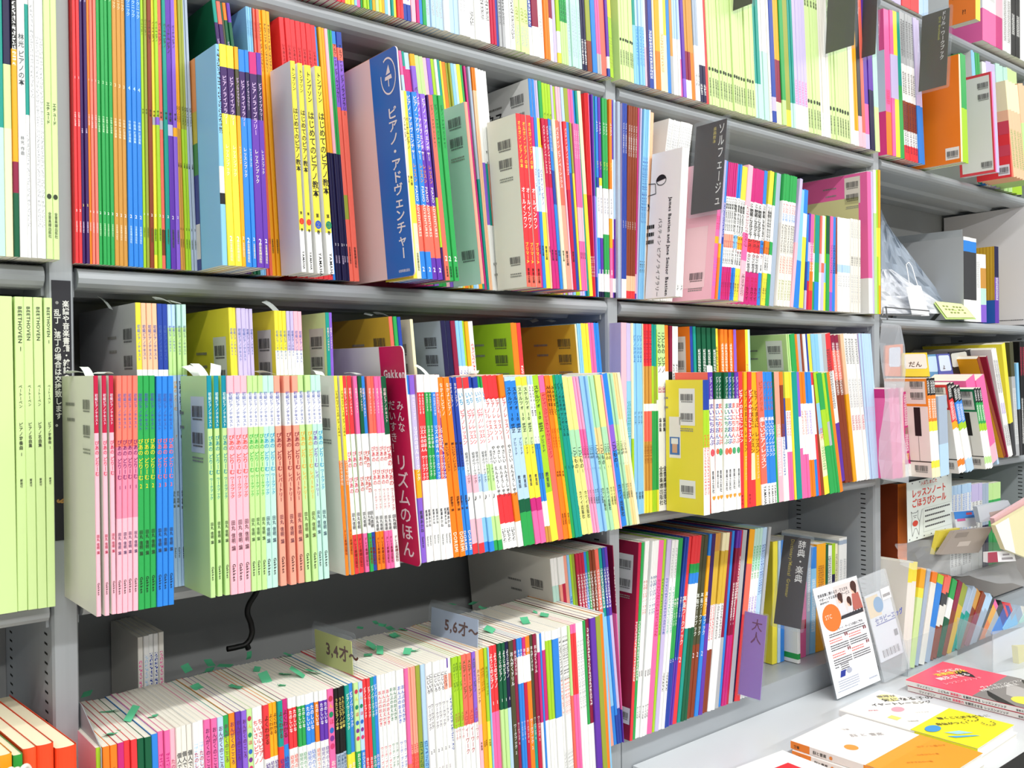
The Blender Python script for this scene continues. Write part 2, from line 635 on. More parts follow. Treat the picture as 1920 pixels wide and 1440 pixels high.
tt('rh', ('f8f0f4', .1, .26, .5, 'みんなだいすき'), ('ffffff', .27, .42, .75, 'リズムのほん'), ('ffffff', .43, .56, .7, 'ワークブック'), ('404048', .72, .84, .6, '尾澤あかね'), ('202024', .86, .92, .5, 'Gakken'))
tt('dm', ('fdf0e0', .03, .3, .55, 'なかよしピアノ'), ('282828', .36, .52, .6, '新しいピアノレッスン'), ('fff4e0', .86, .96, .8, 'DOREMI'), ('402010', .66, .74, .5, '遠藤蓉子 編'))
tt('ic', ('30a0d0', .08, .16, .8, 'いち'), ('e04858', .18, .38, .8, 'ピアノレッスン'), ('505860', .42, .6, .55, '幼児のワークブック'), ('1a1a1a', .66, .7, 1.1, '♪'))
tt('ir', ('d02020', .12, .36, .72, 'ピアノレッスン1'), ('3a3a3a', .4, .7, .7, 'やさしい えんそうしゅう'))
tt('ms', ('1c2430', .06, .3, .72, 'スケルツォ 10 BEN'), ('283858', .36, .46, .5, 'プレリュード'), ('404850', .58, .68, .45, '教育版'))
tt('or', ('241808', .06, .28, .9, 'みみをすまして'), ('b84808', .32, .55, .6, 'ピアノテキスト'), ('703008', .58, .66, .6, '基礎'), ('602808', .84, .95, .5, '音楽之友社'))
tt('tq', ('082c30', .05, .5, .66, 'ピアノのための アンサンブル'), ('0a3c44', .55, .6, .8, '1'))
tt('st', ('2a2a2a', .44, .58, .8, 'こどもの'), ('3a5060', .58, .62, .6, '1'), ('303a30', .72, .94, .6, 'カワイ出版社'))
tt('pn', ('3878b8', .06, .3, .7, 'ピアノひけるよ'), ('305070', .46, .58, .6, 'ジュニア'), ('203850', .88, .98, .7, '全音'))
tt('pw', ('303030', .04, .26, .9, 'こどもの ピアノ'), ('c03868', .33, .38, .9, '出'), ('3c3c3c', .5, .62, .6, '編曲集'), ('1c1c1c', .76, .97, .9, '全音楽譜出版社'))
for k, c, d in (('m1', '5838a8', 'e04858'), ('m2', '2848a8', 'e06038'), ('m3', 'f04838', '38a868'), ('m4', '18905c', 'e06a50')):
    tt(k, ('e8f0f0', .03, .19, .55, 'ピアノドリル'), (c, .22, .52, 1.15, 'まいにちおんぷ'), (d, .54, .62, .95, '❶'), ('484850', .7, .86, .5, '音楽之友社'), ('e8a030', .88, .91, .6, '♥'))
tt('re1', ('ffffff', .13, .52, .85, 'ピアノのまえにレッスン'), ('701010', .9, .98, .5, 'ヤマハ'))
tt('ry1', ('6a3808', .13, .6, .85, 'ピアノのまえに レッスン'), ('f8e8c0', .62, .8, .5, 'ヤマハミュージック'))
tt('tr', ('c85820', .07, .3, .7, 'ピアノドリル'), ('ffffff', .34, .64, .95, '楽しいピアノレッスン'), ('404040', .86, .97, .6, 'YAMAHA'))
tt('w1', ('c85868', .3, .5, .6, 'ピアノ曲集'), ('707078', .55, .7, .5, '名曲'), ('a04858', .75, .82, .6, '発表会'))
tt('gp', ('ffffff', .12, .2, 1, 'グー'), ('ffffff', .24, .48, .8, 'グー・ピアノ'))
tt('hi', ('ffffff', .28, .6, .95, 'ぴよぴよピアノ'), ('ffffff', .64, .7, .8, '1'))
tt('kg', ('3c3c40', .12, .6, .85, '個人でもグループでも'), ('505058', .66, .8, .6, '音楽あそび'))
tt('kc', ('c05070', .14, .6, .75, 'たのしいソルフェージュ'), ('c05070', .64, .8, .6, 'こども'))
tt('ti', ('6a3060', .04, .3, .7, 'おんがくのこころ'), ('f05830', .36, .7, .9, 'おひさまピアノ'))
tt('tb', ('e04848', .06, .4, .95, 'ちいさいピアノ'), ('4860b0', .45, .7, .7, 'バイエル'))
for k, c, e in (('f1', 'f03c38', 'f06858'), ('f2', '28a04c', '78b088'), ('f3', '2860d0', '7890d8'), ('f4', 'f06030', 'f08870'), ('f5', '482888', '8878b0')):
    tt(k, ('ffffff', .06, .22, .8, 'たのしいな'), (e, .28, .7, .85, '幼児のうたとピアノ'))
tt('gd', ('c03050', .03, .07, .9, '●'), ('e8c030', .07, .11, .7, 'ん'), ('18885c', .11, .15, .9, '●'), ('d84058', .15, .19, .7, 'ほ'), ('2868c0', .19, .23, .9, '●'), ('783090', .23, .27, .9, '●'), ('d03870', .27, .31, .9, '●'), ('f0f0e8', .36, .7, .7, 'おひさまピアノ'))
tt('bk', ('e8d870', .05, .28, .8, 'うたとピアノの本'), ('204878', .34, .7, .7, 'ぴあのソロ'))
tt('yo', ('6a2810', .05, .2, .8, 'よくわかる'), ('5a3890', .28, .7, .85, '幼児のピアノ'))
tt('rd2', ('ffffff', .04, .34, .7, 'ピアノワークブック'), ('f8e8e8', .4, .7, .8, 'おたのしみ'))
for k, c in (('o1', 'd83850'), ('o2', '28784c'), ('o3', '4868c8')):
    tt(k, (c, .08, .36, .85, 'おんぷのおえかき'), (c, .37, .55, .7, 'ワーク・ブック'), ('707078', .58, .62, .8, '1'))
tt('ni', ('504858', .06, .2, .9, 'にじいろ'), ('787080', .22, .44, .8, 'ワークブック'), ('585060', .46, .5, .8, '2'), ('b8b0b8', .56, .8, .5, '幼児'))
tt('me', ('286028', .03, .24, .7, 'メロディー・ピアノ'), ('c04850', .3, .62, .75, 'メロディーワーク'))
tt('mo', ('806010', .1, .44, .7, 'おんぷワークブック'), ('705008', .5, .7, .5, '基礎編'))
tt('yp', ('ffffff', .04, .28, .8, 'ようじのピアノ'), ('ffffff', .3, .34, .8, '1'))
tt('on', ('ffffff', .06, .42, .7, 'おんがくドリル'), ('f0f0f0', .46, .66, .6, 'ワークブック 2'))
tt('wk', ('d0503c', .2, .5, .8, 'わんぱくピアノ・ブック'), ('606068', .66, .72, .5, '幼児用'), ('505050', .84, .97, .6, 'サーベル社'))
tt('wb', ('305898', .18, .5, .8, 'わんぱくピアノ・ブック'), ('606068', .66, .72, .5, '幼児用'), ('505050', .84, .97, .6, 'サーベル社'))
tt('wf', ('e8f0e8', .32, .62, .75, '基礎ワークブック'), ('e8e8f0', .64, .68, .9, '2'))
tt('ow', ('ffffff', .36, .7, .7, 'おんぷワークブック 1'))
tt('z', ('586048', .12, .3, .6, 'ピアノ曲集'), ('303828', .79, .825, .9, '●'), ('586048', .85, .97, .5, '全音楽譜出版社'))
tt('za', ('2c3428', .5, .62, .6, 'エチュード'), ('303828', .79, .83, .9, '●'), ('586048', .85, .97, .5, '全音楽譜出版社'))
tt('hy', ('50585c', .3, .56, .8, '林光 ピアノの本'), ('888c90', .62, .72, .5, '林光 作曲'))

ZA, ZB, ZC, ZD = .441, .107, -.229, -.582
BASE_N = []

def do_books():
    # ---- near bay, second row
    row('piano_textbook', 'textbook', 'near bay, second row', ZB, -.008, [
        (0, 'wh', dict(b=141.5)), (2, 're', dict(b=154.7, T='tk1')), (2, 'dp', dict(b=168.4, T='tkm')), (1, 'oo', dict(b=173.6, T='tk1')), (2, 'sf;c=cr', dict(b=186, T='tk1')),
        (4, 'gr', dict(b=215.3, T='tk2', c='bright green')), (3, 'tn', dict(b=241.3, T='tk3')), (3, 'bl', dict(b=270, T='tk4')), (1, 'li', dict(b=275.8, T='bu')),
        (1, 'ol', dict(b=281.7, T='bu')), (1, 'br', dict(b=290, T='bu')), (1, 'ye/gy.47/ye.5/li.86/ye.95', dict(b=297.3, T='bu')), (1, 'li/vi.47/li.5', dict(b=304.5, T='bu', s=-.006)),
        (1, 'co/gy.48/co.51/br.86/co.95', dict(b=312.3, T='bu')), (1, 'te', dict(b=320.8, T='bu')), (1, 'pu/la.49/pu.53', dict(b=331, T='bu', s=-.012)), (1, 'vi/am.5/vi.53', dict(b=339, T='bu')),
        (2, 'am/tn.5', dict(b=348.8, T='bu2', s=-.02)), (2, 'ol/li.5', dict(b=359.8, T='bu2')), (2, 'gb', dict(b=371, T='bu2', s=-.027)),
        # small books standing forward of the others
        (0, 'wh', dict(b=417, Y=-.074)), (1, 'sk/wh.55/bk.67/sk.72|dk.02-.4;c=sk', dict(id='lbl', b=427.5, t=414.5, yt=84, d=.16)), (2, 'ye/dp.1/ye.31', dict(b=453.8, t=436.5, yt=88, T='al', c='yellow and dark purple')),
        (1, 'am/do.1/am.31', dict(b=461.6, t=446, yt=89, T='al')), (1, 'bl/dp.1/bl.31', dict(b=474, t=459, yt=94, T='al', c='blue and dark purple')), (1, 'bl/nv.1/bl.31', dict(b=482, t=466, yt=95, T='al')),
        (1, 'ma/dp.1/pu.31', dict(b=496, t=480, yt=99.5, T='al')), (1, 'pu/nv.1/pu.31', dict(b=506, t=490, yt=100, T='al')),
        # tall ones set back
        (0, 'wh', dict(t=396.7, yt=-3, Y=-.008, s=-.11)), (1, 'te/dp.08;c=dg', dict(t=403.8, yt=-3, d=.2, T='al')), (1, 'co/dp.08', dict(t=412, yt=1)), (1, 'dg/do.06', dict(t=416.5, yt=2)), (1, 'oo/dg.06', dict(t=423.3, yt=3, T='al', c='orange and dark green')),
        (1, 'pu/dg.07', dict(t=430, yt=4)), (4, 'sk', dict(b=490, t=461.6, yt=11, T='ad')), (4, 'co', dict(b=511.6, t=485, yt=18, T='ad')), (3, 'am', dict(b=534, t=505, yt=22, T='ad')),
        # yellow primers fanned apart
        (0, 'wh', dict(b=559, Y=-.06)), (2, 'ye/wh.8;c=wh', dict(b=589, t=567.5, yt=119, T='yt1', tf=.62, d=.05, c='bright yellow')), (1, 'ye/wh.8;c=wh', dict(id='yy', b=609, t=583.5, yt=123, T='yt2', tf=.62, c='yellow second-volume')),
        (1, 'ye/wh.8;c=wh', dict(b=628, t=602, yt=125, T='yt3', tf=.62, c='yellow third-volume')),
        (0, 'wh', dict(t=523, yt=31, b=560, Y=-.004)), (7, 're', dict(t=591, yt=47, b=626, T='rd', d=.2, c='bright red')), (1, 'bl', dict(b=631, t=594, yt=49)),
        (2, 'am/nv.49', dict(b=642, t=608, yt=52, T='nb')), (1, 'lp/nv.49', dict(b=648, t=613, yt=54, T='nb')), (2, 'gr/nv.49', dict(b=657, t=622.5, yt=56, T='nb')),
        (1, 'bl/co.05/vi.1/co.3/ol.65/co.75', dict(b=665.4, t=630, yt=58, T='ad')), (1, 'db/co.06/vi.11/co.31', dict(b=675.5, t=641, yt=60, T='ad')),
        # after the blue board
        (0, 'wh', dict(b=775, Y=-.075)), (1, 'cm/ye.45', dict(b=782, t=757, yt=170, d=.062, T='bu')), (1, 'ye/cm.7', dict(b=791, t=762, yt=170.5, T='bu')),
        (2, 'bl/co.6/bl.85', dict(b=811, t=780, yt=173, T='pa')), (2, 'vi/pu.3/co.6/pu.88', dict(b=830.5, t=796, yt=176, T='pa')), (1, 'dp/li.55/dp.82', dict(b=834.6, t=803, yt=177)),
        (1, 'co', dict(b=843.4, t=810, yt=178, T='pg2', c='red-orange')), (2, 'gr', dict(b=861, t=829, yt=179, T='pg2', c='emerald')),
        (0, 'wh', dict(t=746, yt=92, Y=-.008, s=-.12)), (1, 'pk/lb.1/pk.4', dict(t=751.7, yt=93, d=.2)), (1, 'te/ma.06', dict(t=757, yt=94)), (1, 'lb/ma.07', dict(t=766.6, yt=97)), (1, 'am/vi.05', dict(t=776, yt=100, T='bu')),
        (2, 'lg/gr.3', dict(t=792, yt=104)), (1, 'lp', dict(t=799.4, yt=106)), (1, 'vi', dict(t=807, yt=107)), (1, 'li/ol.4', dict(t=813, yt=108)), (1, 'wh', dict(t=818, yt=109)), (1, 'te/mt.3', dict(t=823, yt=110)),
        (1, 'ye', dict(t=826.7, yt=112)), (1, 'oo', dict(t=835, yt=114)), (2, 'ol/ry.3', dict(t=843, yt=116)), (1, 'sk', dict(t=848.6, yt=117)), (1, 'lb', dict(t=854, yt=118)), (1, 'ye/am.5', dict(t=861, yt=119)), (1, 'gr/te.5', dict(t=865.8, yt=120)),
        (0, 'wh', dict(b=903, Y=-.068)), (1, 'so;c=mt', dict(b=909, t=876.5, yt=190, d=.06, h=.25, id='b1')),
        (0, 'wh', dict(b=909, t=868, yt=121, Y=-.004)), (1, 'ma', dict(b=913, t=872, yt=122, d=.2)), (1, 'gb/te.5', dict(b=917.5, t=880, yt=124)), (2, 'oo/pe.1', dict(b=924, t=890, yt=126)), (1, 'wh/vi.42/wh.7', dict(b=930, t=896, yt=127)), (1, 'wh/te.42/wh.7', dict(b=935, t=902, yt=129)),
        (1, 'wh/so.42/wh.7', dict(b=941, t=907, yt=131)), (1, 'wh', dict(b=945.5, t=911, yt=132.5)),
        (0, 'wh', dict(b=989, Y=-.07)), (3, 're/co.93;c=ow', dict(id='b2', b=1015, t=994, yt=217, T='ba', d=.062, c='red and gold-lettered')), (1, 'ma/wh.17/ma.55', dict(b=1020, t=1001.6, yt=219, T='bw')), (1, 'bl/lb.17/bl.55', dict(b=1026, t=1007.7, yt=220, T='bw')),
        (1, 'ye/wh.17/ye.55', dict(b=1034, t=1013, yt=221, T='bw')), (1, 'am/cm.17/pe.55', dict(b=1037.5, t=1018.5, yt=222, T='bw')), (2, 'cr/ma.4', dict(b=1050, t=1027, yt=223, T='bs')), (2, 'bl/db.3/bl.5', dict(b=1056.7, t=1033, yt=223, T='bs')),
        (1, 'cm', dict(b=1063, t=1040, yt=224, T='bs')), (1, 'co/so.5', dict(b=1071.7, t=1046, yt=226, T='bs')), (1, 'lp', dict(b=1075, t=1052, yt=227)), (1, 're/cr.4', dict(b=1081, t=1061, yt=228, T='bs')), (1, 'bl/db.3', dict(b=1086.7, t=1066, yt=229)),
        (1, 'ol/ye.3', dict(b=1090, t=1070, yt=230)), (3, 'pk/lp.5/pk.7', dict(b=1101, t=1084, yt=233, T='bs')),
        (0, 'wh', dict(t=990, yt=148, Y=-.006, s=-.075)), (2, 'bl/lb.4;c=wh', dict(t=1000, yt=148.5, d=.2, id='b3')), (2, 'la/lp.4', dict(t=1007.7, yt=150)), (1, 'gr', dict(t=1013.7, yt=152)), (3, 'li/ye.5', dict(t=1030.7, yt=158, T='bu')), (2, 'la', dict(t=1036.8, yt=160)),
        (1, 'li', dict(t=1040.8, yt=161)), (2, 'lp/la.3', dict(t=1049.6, yt=163)), (1, 'lb/sk.3', dict(t=1055, yt=164)), (1, 'ol/li.4', dict(t=1063, yt=166)), (2, 'pk/la.4', dict(t=1072.6, yt=168)), (1, 'bl', dict(t=1077, yt=169)), (1, 'te', dict(t=1081, yt=170)),
        (1, 'cm/ye.5', dict(t=1087.5, yt=171)), (3, 're/cr.5/re.9|wh.8-.9', dict(t=1099.7, yt=174, b=1114, c='plain red')), (1, 'pk', dict(b=1116.5, t=1103, yt=175)), (2, 'pu/vi.5/db.9', dict(b=1122, t=1112, yt=178)), (1, 'te/sk.5', dict(b=1124.5, t=1115, yt=179)),
        (1, 'bl/db.4/wh.45/bl.7/wh.88/nv.97', dict(b=1129, t=1121, yt=181, T='bx')), (1, 'pu/ye.4/wh.44/pu.7/wh.88/nv.97', dict(b=1134, t=1126.5, yt=183, T='bx')), (2, 'gr/wh.45/gr.68/wh.88/dg.97', dict(b=1144, t=1138, yt=186, T='bx')),
        (1, 'oo/wh.45/am.6/pk.75/lp.9', dict(b=1149, t=1146.4, yt=187, T='bx')), (1, 'pu/wh.3/ma.7/wh.9/pu.97', dict(b=1153, t=1150.3, yt=187.5)), (1, 'lb/pu.6/wh.9/nv.97', dict(b=1156.7, t=1154.6, yt=188)),
    ], h=.304)
    # ---- middle bay, second row
    row('solfege_workbook', 'workbook', 'middle bay, second row', ZB, -.012, [
        (0, 'wh', dict(b=1160)), (1, 'gb', dict(b=1165.5, t=1164, yt=191)), (2, 'db/wh.9;c=la', dict(b=1174, t=1175.5, yt=195, T='jb')), (4, 'br/pe.88/re.96', dict(b=1191.6, t=1197, yt=201, T='jb')), (1, 'ma/lp.87/pu.97', dict(b=1194, t=1200, yt=202)),
        (1, 'la', dict(b=1196.5, t=1205, yt=203)), (4, 'sk|db.25-.6,dk.8-.86', dict(b=1206, t=1217, yt=206, c='sky blue stapled')), (1, 'wh', dict(w=.003)), (1, 'pe', dict(b=1214, t=1226, yt=211)), (14, 'wh|gy.02-.4', dict(b=1262, t=1301, yt=228, c='plain white')),
        (0, 'wh', dict(b=1268, t=1280, yt=274, Y=-.08)), (2, 'wh|dk.92-.96;c=wh', dict(b=1280, t=1293, yt=277, c='forward-standing white', d=.062, id='bas')),
        (0, 'wh', dict(b=1334, t=1352, yt=300, d=.2)), (2, 'pk/am.55/pk.6|cr.4-.5,vi.7-.9;c=lp', dict(b=1341, t=1359, yt=299, c='pink stickered', id='pkf')), (1, 'la/am.6/oo.7', dict(b=1345, t=1362, yt=299)), (1, 'bl/db.3/bl.6|la.3-.55', dict(b=1351, t=1366.7, yt=300)),
        (5, 'ma/wh.25/so.52/wh.62/ma.76|bk.26-.5,dk.63-.74,cr.8-.97', dict(b=1367, t=1384, yt=305, T='so', c='magenta and white banded')), (2, 'bl/wh.25/sk.52/wh.62/bl.76|bk.26-.5,dk.63-.74,db.8-.97', dict(b=1375, t=1392.5, yt=307, T='so', c='blue and white banded')),
        (2, 'ye/wh.25/am.52/wh.62/ye.76|bk.26-.5,dk.63-.74,ol.8-.97', dict(b=1385, t=1404, yt=311, T='so', c='yellow and white banded')), (1, 'lp/wh.3/pk.5/lp.7|mr.3-.6,dk.8-.96', dict(b=1394, t=1413, yt=308)),
        (7, 'ma/wh.25/re.52/wh.62/ma.76|bk.26-.5,dk.63-.74,cr.8-.97', dict(b=1420, t=1435, yt=318, T='so', c='hot magenta banded', Y=-.04)), (1, 'bl/wh.25/bl.52/wh.62/bl.76|bk.26-.5', dict(b=1426, t=1441, yt=319, T='so')),
        (3, 'ye/wh.25/oo.52/wh.62/ye.76|bk.26-.5,dk.63-.74,ol.8-.97', dict(b=1436, t=1454, yt=320, T='so', c='lemon banded')), (1, 'gr/wh.25/gr.52/wh.62/gr.76', dict(b=1442, t=1461, yt=322)), (1, 'gb', dict(b=1450, t=1465, yt=324)),
        (1, 'pg/ow.4', dict(b=1454, t=1471.7, yt=325, Y=-.045)), (6, 'gr/wh.2/ow.37|re.22-.3,bl.3-.36,dk.38-.6,co.62-.75,ol.8-.95', dict(b=1482.4, t=1496.7, yt=330, c='green-topped white printed')), (1, 'la/lp.5', dict(b=1487.5, t=1506, yt=333)),
        (1, 'sk/bl.6', dict(b=1499, t=1512, yt=354)), (1, 'bl/wh.2/ye.4', dict(b=1507, t=1517, yt=355)), (0, 'wh', dict(b=1507.5, t=1513, yt=401, Y=-.02)), (1, 'bl/db.5/la.8', dict(b=1511, t=1517, yt=402)), (1, 'pu/la.3/bl.5/cr.7', dict(b=1515, t=1521, yt=400)), (2, 'pk/oo.5/re.8|wh.3-.6', dict(b=1522, t=1527, yt=402)), (1, 'ol/wh.4/gr.7', dict(b=1526, t=1530, yt=403)),
        (1, 'te/gr.5/bl.7', dict(b=1534, t=1537, yt=404)), (1, 'co/lp.4/wh.6', dict(b=1538, t=1543, yt=405)), (1, 'wh/co.5/la.6', dict(b=1543, t=1547, yt=405)), (1, 'li/sk.5/ye.7', dict(b=1549, t=1551, yt=405)), (1, 'dg/gr.4', dict(b=1554.6, t=1556, yt=405)),
        (1, 'pk/vi.8|db.3-.6', dict(b=1560, t=1563, yt=406)), (1, 'bl|nv.3-.6', dict(b=1566, t=1568, yt=407)), (1, 'br/so.6', dict(b=1570.6, t=1572, yt=408)), (5, 'wh/lb.5/wh.58|gy.6-.75', dict(b=1594, t=1594, yt=411, c='white and pale striped')), (6, 'ow|gy.03-.2,dk.4-.5,gy.6-.9', dict(b=1613, t=1613, yt=413, c='grey-lettered')),
        
        (0, 'wh', dict(b=1630, t=1627, yt=323, Y=-.02)), (1, 'pk/wh.75', dict(b=1637, t=1633, yt=323, d=.2, id='pk2')), (1, 'la', dict(b=1641, t=1637, yt=322)), (2, 'wh/lg.3', dict(b=1645, t=1642, yt=319)), (1, 'li/ye.4/li.6', dict(b=1648.5, t=1646, yt=319)), (1, 'am/ye.4/am.8', dict(b=1652, t=1651, yt=319)),
    ], h=.28)
    # ---- near bay, third row
    F_, B_ = -.108, -.036
    row('piano_primer', 'primer', 'near bay, third row', ZC, F_, [
        (0, 'wh', dict(b=177)), (3, 'cr/lp.235;c=ow', dict(id='f1', b=219, t=213, yt=704, T='g0', tf=.66, c='rose and pale pink', h=.253)), (4, 'sf/sp.3/lp.6', dict(b=260, t=259, yt=704, T='g1n1', c='coral and pink')), (3, 'gr', dict(d=.07, b=294.7, t=291.7, yt=704, T='g2n2', c='leaf green')),
        (3, 'bl', dict(b=327, t=325.5, yt=705, T='g3n3', c='bright blue')),
        (0, 'wh', dict(t=253.5, yt=567.5, Y=B_, s=-.012)), (1, 'ye/wh.23/ye.4;c=gy', dict(t=264, yt=567.5, d=.2, T='g6', id='c1')), (3, 'pe/wh.23/tn.4', dict(t=294, yt=569, T='g12', c='beige')), (2, 'db/wh.23/db.3', dict(t=314, yt=570, T='g3')), (2, 'lb/lg.08/lb.25', dict(t=329, yt=571, T='g9n7', c='pale blue and lime')), (2, 'mt/lg.08/lb.25', dict(t=348.5, yt=571, b=359, T='g11n8', c='ice blue and lime')),
        (0, 'wh', dict(b=391, Y=F_)), (3, 'tl/lg.235;c=lg', dict(id='f2', b=432.7, t=425, yt=704, T='gw4', tf=.68, c='petrol and light green', d=.07)), (3, 'lp/wh.08/lp.235', dict(b=471.4, t=463, yt=704, T='gw5', c='pale pink')), (3, 'lg/wh.08/lg.235', dict(b=500.7, t=492, yt=704, T='gw6', c='light green')),
        (2, 'mt/wh.08/mt.235', dict(b=523, t=514, yt=704, T='gw7', c='mint')), (3, 'so/wh.08/so.235', dict(b=572.5, t=559, yt=704, T='gr8', tf=.72, c='salmon')), (2, 'lg/wh.08/lg.235', dict(b=597, t=581, yt=703, T='gr9', tf=.86, c='lime green')), (1, 'mt/wh.08/mt.235', dict(b=608, t=592, yt=703, T='gr10', tf=.86, c='mint with purple letters')), (1, 'mt/wh.08/mt.235', dict(b=620, t=602, yt=703, T='gw7', tf=.86, c='mint with cyan letters')),
        (0, 'wh', dict(t=427.5, yt=577, Y=B_, s=-.03)), (2, 'ye/wh.25/ye.6;c=ye', dict(t=442.5, yt=577, id='c2', d=.2, T='g9', c='warm yellow')), (2, 'la/wh.25/la.6', dict(t=460, yt=578, T='g10')), (2, 'la/wh.25/pk.6', dict(t=474, yt=579, T='g1', c='lilac')),
        (0, 'wh', dict(t=513, yt=583)), (3, 'ye/wh.15/ye.45;c=ye', dict(d=.2, t=536, yt=583, id='c3', T='g11', c='yellow and white-banded')), (2, 'la/wh.15/la.45', dict(t=549.4, yt=583.5, T='g1', c='violet-tinted')), (2, 'lp/wh.15/pk.45', dict(t=566, yt=584, T='g7', c='pink-topped')),
        (0, 'wh', dict(t=608.7, yt=586)), (1, 'te/wh.45;c=pg', dict(t=616, yt=586, T='p2', id='c4')), (1, 'vi/wh.45', dict(t=622.6, yt=586, T='p2')),
        (0, 'wh', dict(b=646, Y=F_, d=.07)), (2, 'ye/oo.42;c=ow', dict(id='f3', b=664, t=641.4, yt=704, T='id', tf=.7, s=-.07, c='yellow and orange')), (2, 're/wh.29/re.8;c=pg', dict(b=683.6, t=658.6, yt=704, T='p1', tf=.85)), (1, 'pk/wh.29/pk.8', dict(b=693.8, t=669.5, yt=704.5, T='p2', tf=.75)), (1, 'dg/wh.29/gr.8', dict(b=700.8, t=677, yt=704.5, T='p2')),
        (1, 'bl/wh.29/db.8', dict(b=709.4, t=685, yt=705, T='p2')), (2, 'co/wh.29/oo.8', dict(b=725, t=704, yt=705, T='p3', c='coral and white')), (2, 'pk/wh.29/pk.8', dict(b=740, t=715.6, yt=705, T='p3', c='pink and white')), (1, 'dg/wh.3', dict(b=750, t=722.6, yt=705, T='p3')),
        (0, 'wh', dict(t=729, yt=592, Y=B_, s=-.09)), (1, 'co/wh.2;c=ry', dict(t=736, yt=592, d=.2, id='c5')), (1, 'gr', dict(t=743, yt=592)), (1, 'db/bl.5', dict(t=750, yt=593)), (0, 'wh', dict(t=768, yt=597)), (2, 'cm;c=cm', dict(t=775, yt=597, id='c6')),
        (0, 'wh', dict(b=782, Y=F_, d=.07)), (1, 'bl/wh.1/oo.5/bl.65;c=wh', dict(b=790.6, t=767, yt=703, T='rh', s=-.085)), (1, 'vi/la.1/am.5/vi.65', dict(b=800, t=775.8, yt=703, T='rh')), (2, 'wh/re.09/wh.56;c=lp', dict(b=815, t=794.6, yt=702, T='rh', c='white and red')), (2, 'wh/gr.09/wh.56', dict(b=828, t=807.7, yt=702, T='rh', c='white and green')),
        (1, 'wh/bl.09/wh.56', dict(b=836, t=814, yt=702, T='rh')), (1, 'wh/co.09/wh.56;c=co', dict(b=843, t=819.4, yt=702, T='rh')), (1, 'wh/pu.08/wh.56;c=vi', dict(b=851.6, t=824.5, yt=702, T='rh')), (2, 'oo', dict(b=872.7, t=841, yt=706, T='dm')), (2, 'db/bl.5', dict(b=888, t=855.8, yt=706, T='dm', c='deep blue')),
        (2, 're/wh.06/lp.55/wh.65/lp.8/re.94;c=gy', dict(b=909, t=877, yt=706, T='ic', c='red-capped white')), (2, 'db/wh.06/lb.55/wh.65/sk.8/bl.94', dict(b=927, t=893.8, yt=705, T='ic', c='blue-capped white')), (2, 'gr/wh.06/lg.5/wh.65/lg.8/gr.94', dict(b=943.8, t=908.3, yt=704, T='ic', c='green-capped white')),
        (3, 're/wh.13/re.68/wh.85|dk.88-.96;c=re', dict(b=972, t=931, yt=701, T='ir', c='scarlet and white')), (1, 'oo/wh.13/oo.68/wh.85', dict(b=981.8, t=942.6, yt=700, T='ir')),
        (2, 'lb/bl.02/lb.3/dg.72/gr.8;c=gy', dict(b=1004, t=966.7, yt=704, T='ms', c='pale blue and dark green')), (2, 'ye/pg.05/ye.4/ma.72/pk.8', dict(b=1024, t=985.6, yt=704, T='ms', c='yellow and magenta')), (2, 'lb/wh.05/bl.4/wh.75/tn.9', dict(b=1034, t=996.6, yt=702, T='ms', c='blue-white shaded')),
        (1, 'li/ye.7', dict(b=1047, t=1007.5, yt=701, T='ms')), (1, 'pk/co.1|cr.1-.5', dict(b=1057, t=1018.5, yt=701)), (2, 'oo', dict(b=1067.7, t=1030.8, yt=701, T='or', c='bright orange')), (1, 'am', dict(b=1073, t=1034.5, yt=701, T='or')), (1, 'gr', dict(b=1079, t=1041, yt=700, T='tq')), (2, 'te', dict(b=1092.5, t=1052.7, yt=699, T='tq')),
        (3, 'py/pm.33/py.5;c=cm', dict(b=1111, t=1070.8, yt=703, T='st', c='pastel yellow', Y=-.1)), (3, 'pp/pk.33/pp.5', dict(b=1124.4, t=1083, yt=702, T='st', c='pastel pink')), (3, 'pb/sk.33/pb.5', dict(b=1138.5, t=1100, yt=701, T='st', c='pastel blue')), (2, 'pm/pt.33/pm.5', dict(b=1152.7, t=1111.7, yt=700, T='st', c='pastel green')),
        (2, 'py/pm.33/py.5', dict(b=1164, t=1126, yt=699, T='st', c='lemon yellow')), (1, 'pp', dict(b=1166.5, t=1129, yt=699)), (2, 'bl/vi.33/bl.5', dict(b=1176.6, t=1138.6, yt=697, T='st', c='cornflower blue', Y=-.09)), (2, 'pm/lg.33/pm.5', dict(b=1186, t=1148, yt=696, T='st', c='mint green')), (2, 'pt/cm.3/pt.6', dict(b=1195, t=1156, yt=695, T='st', c='straw')), (1, 'cm', dict(b=1200.5, t=1162.7, yt=695)),
    ], h=.253, d=.18)
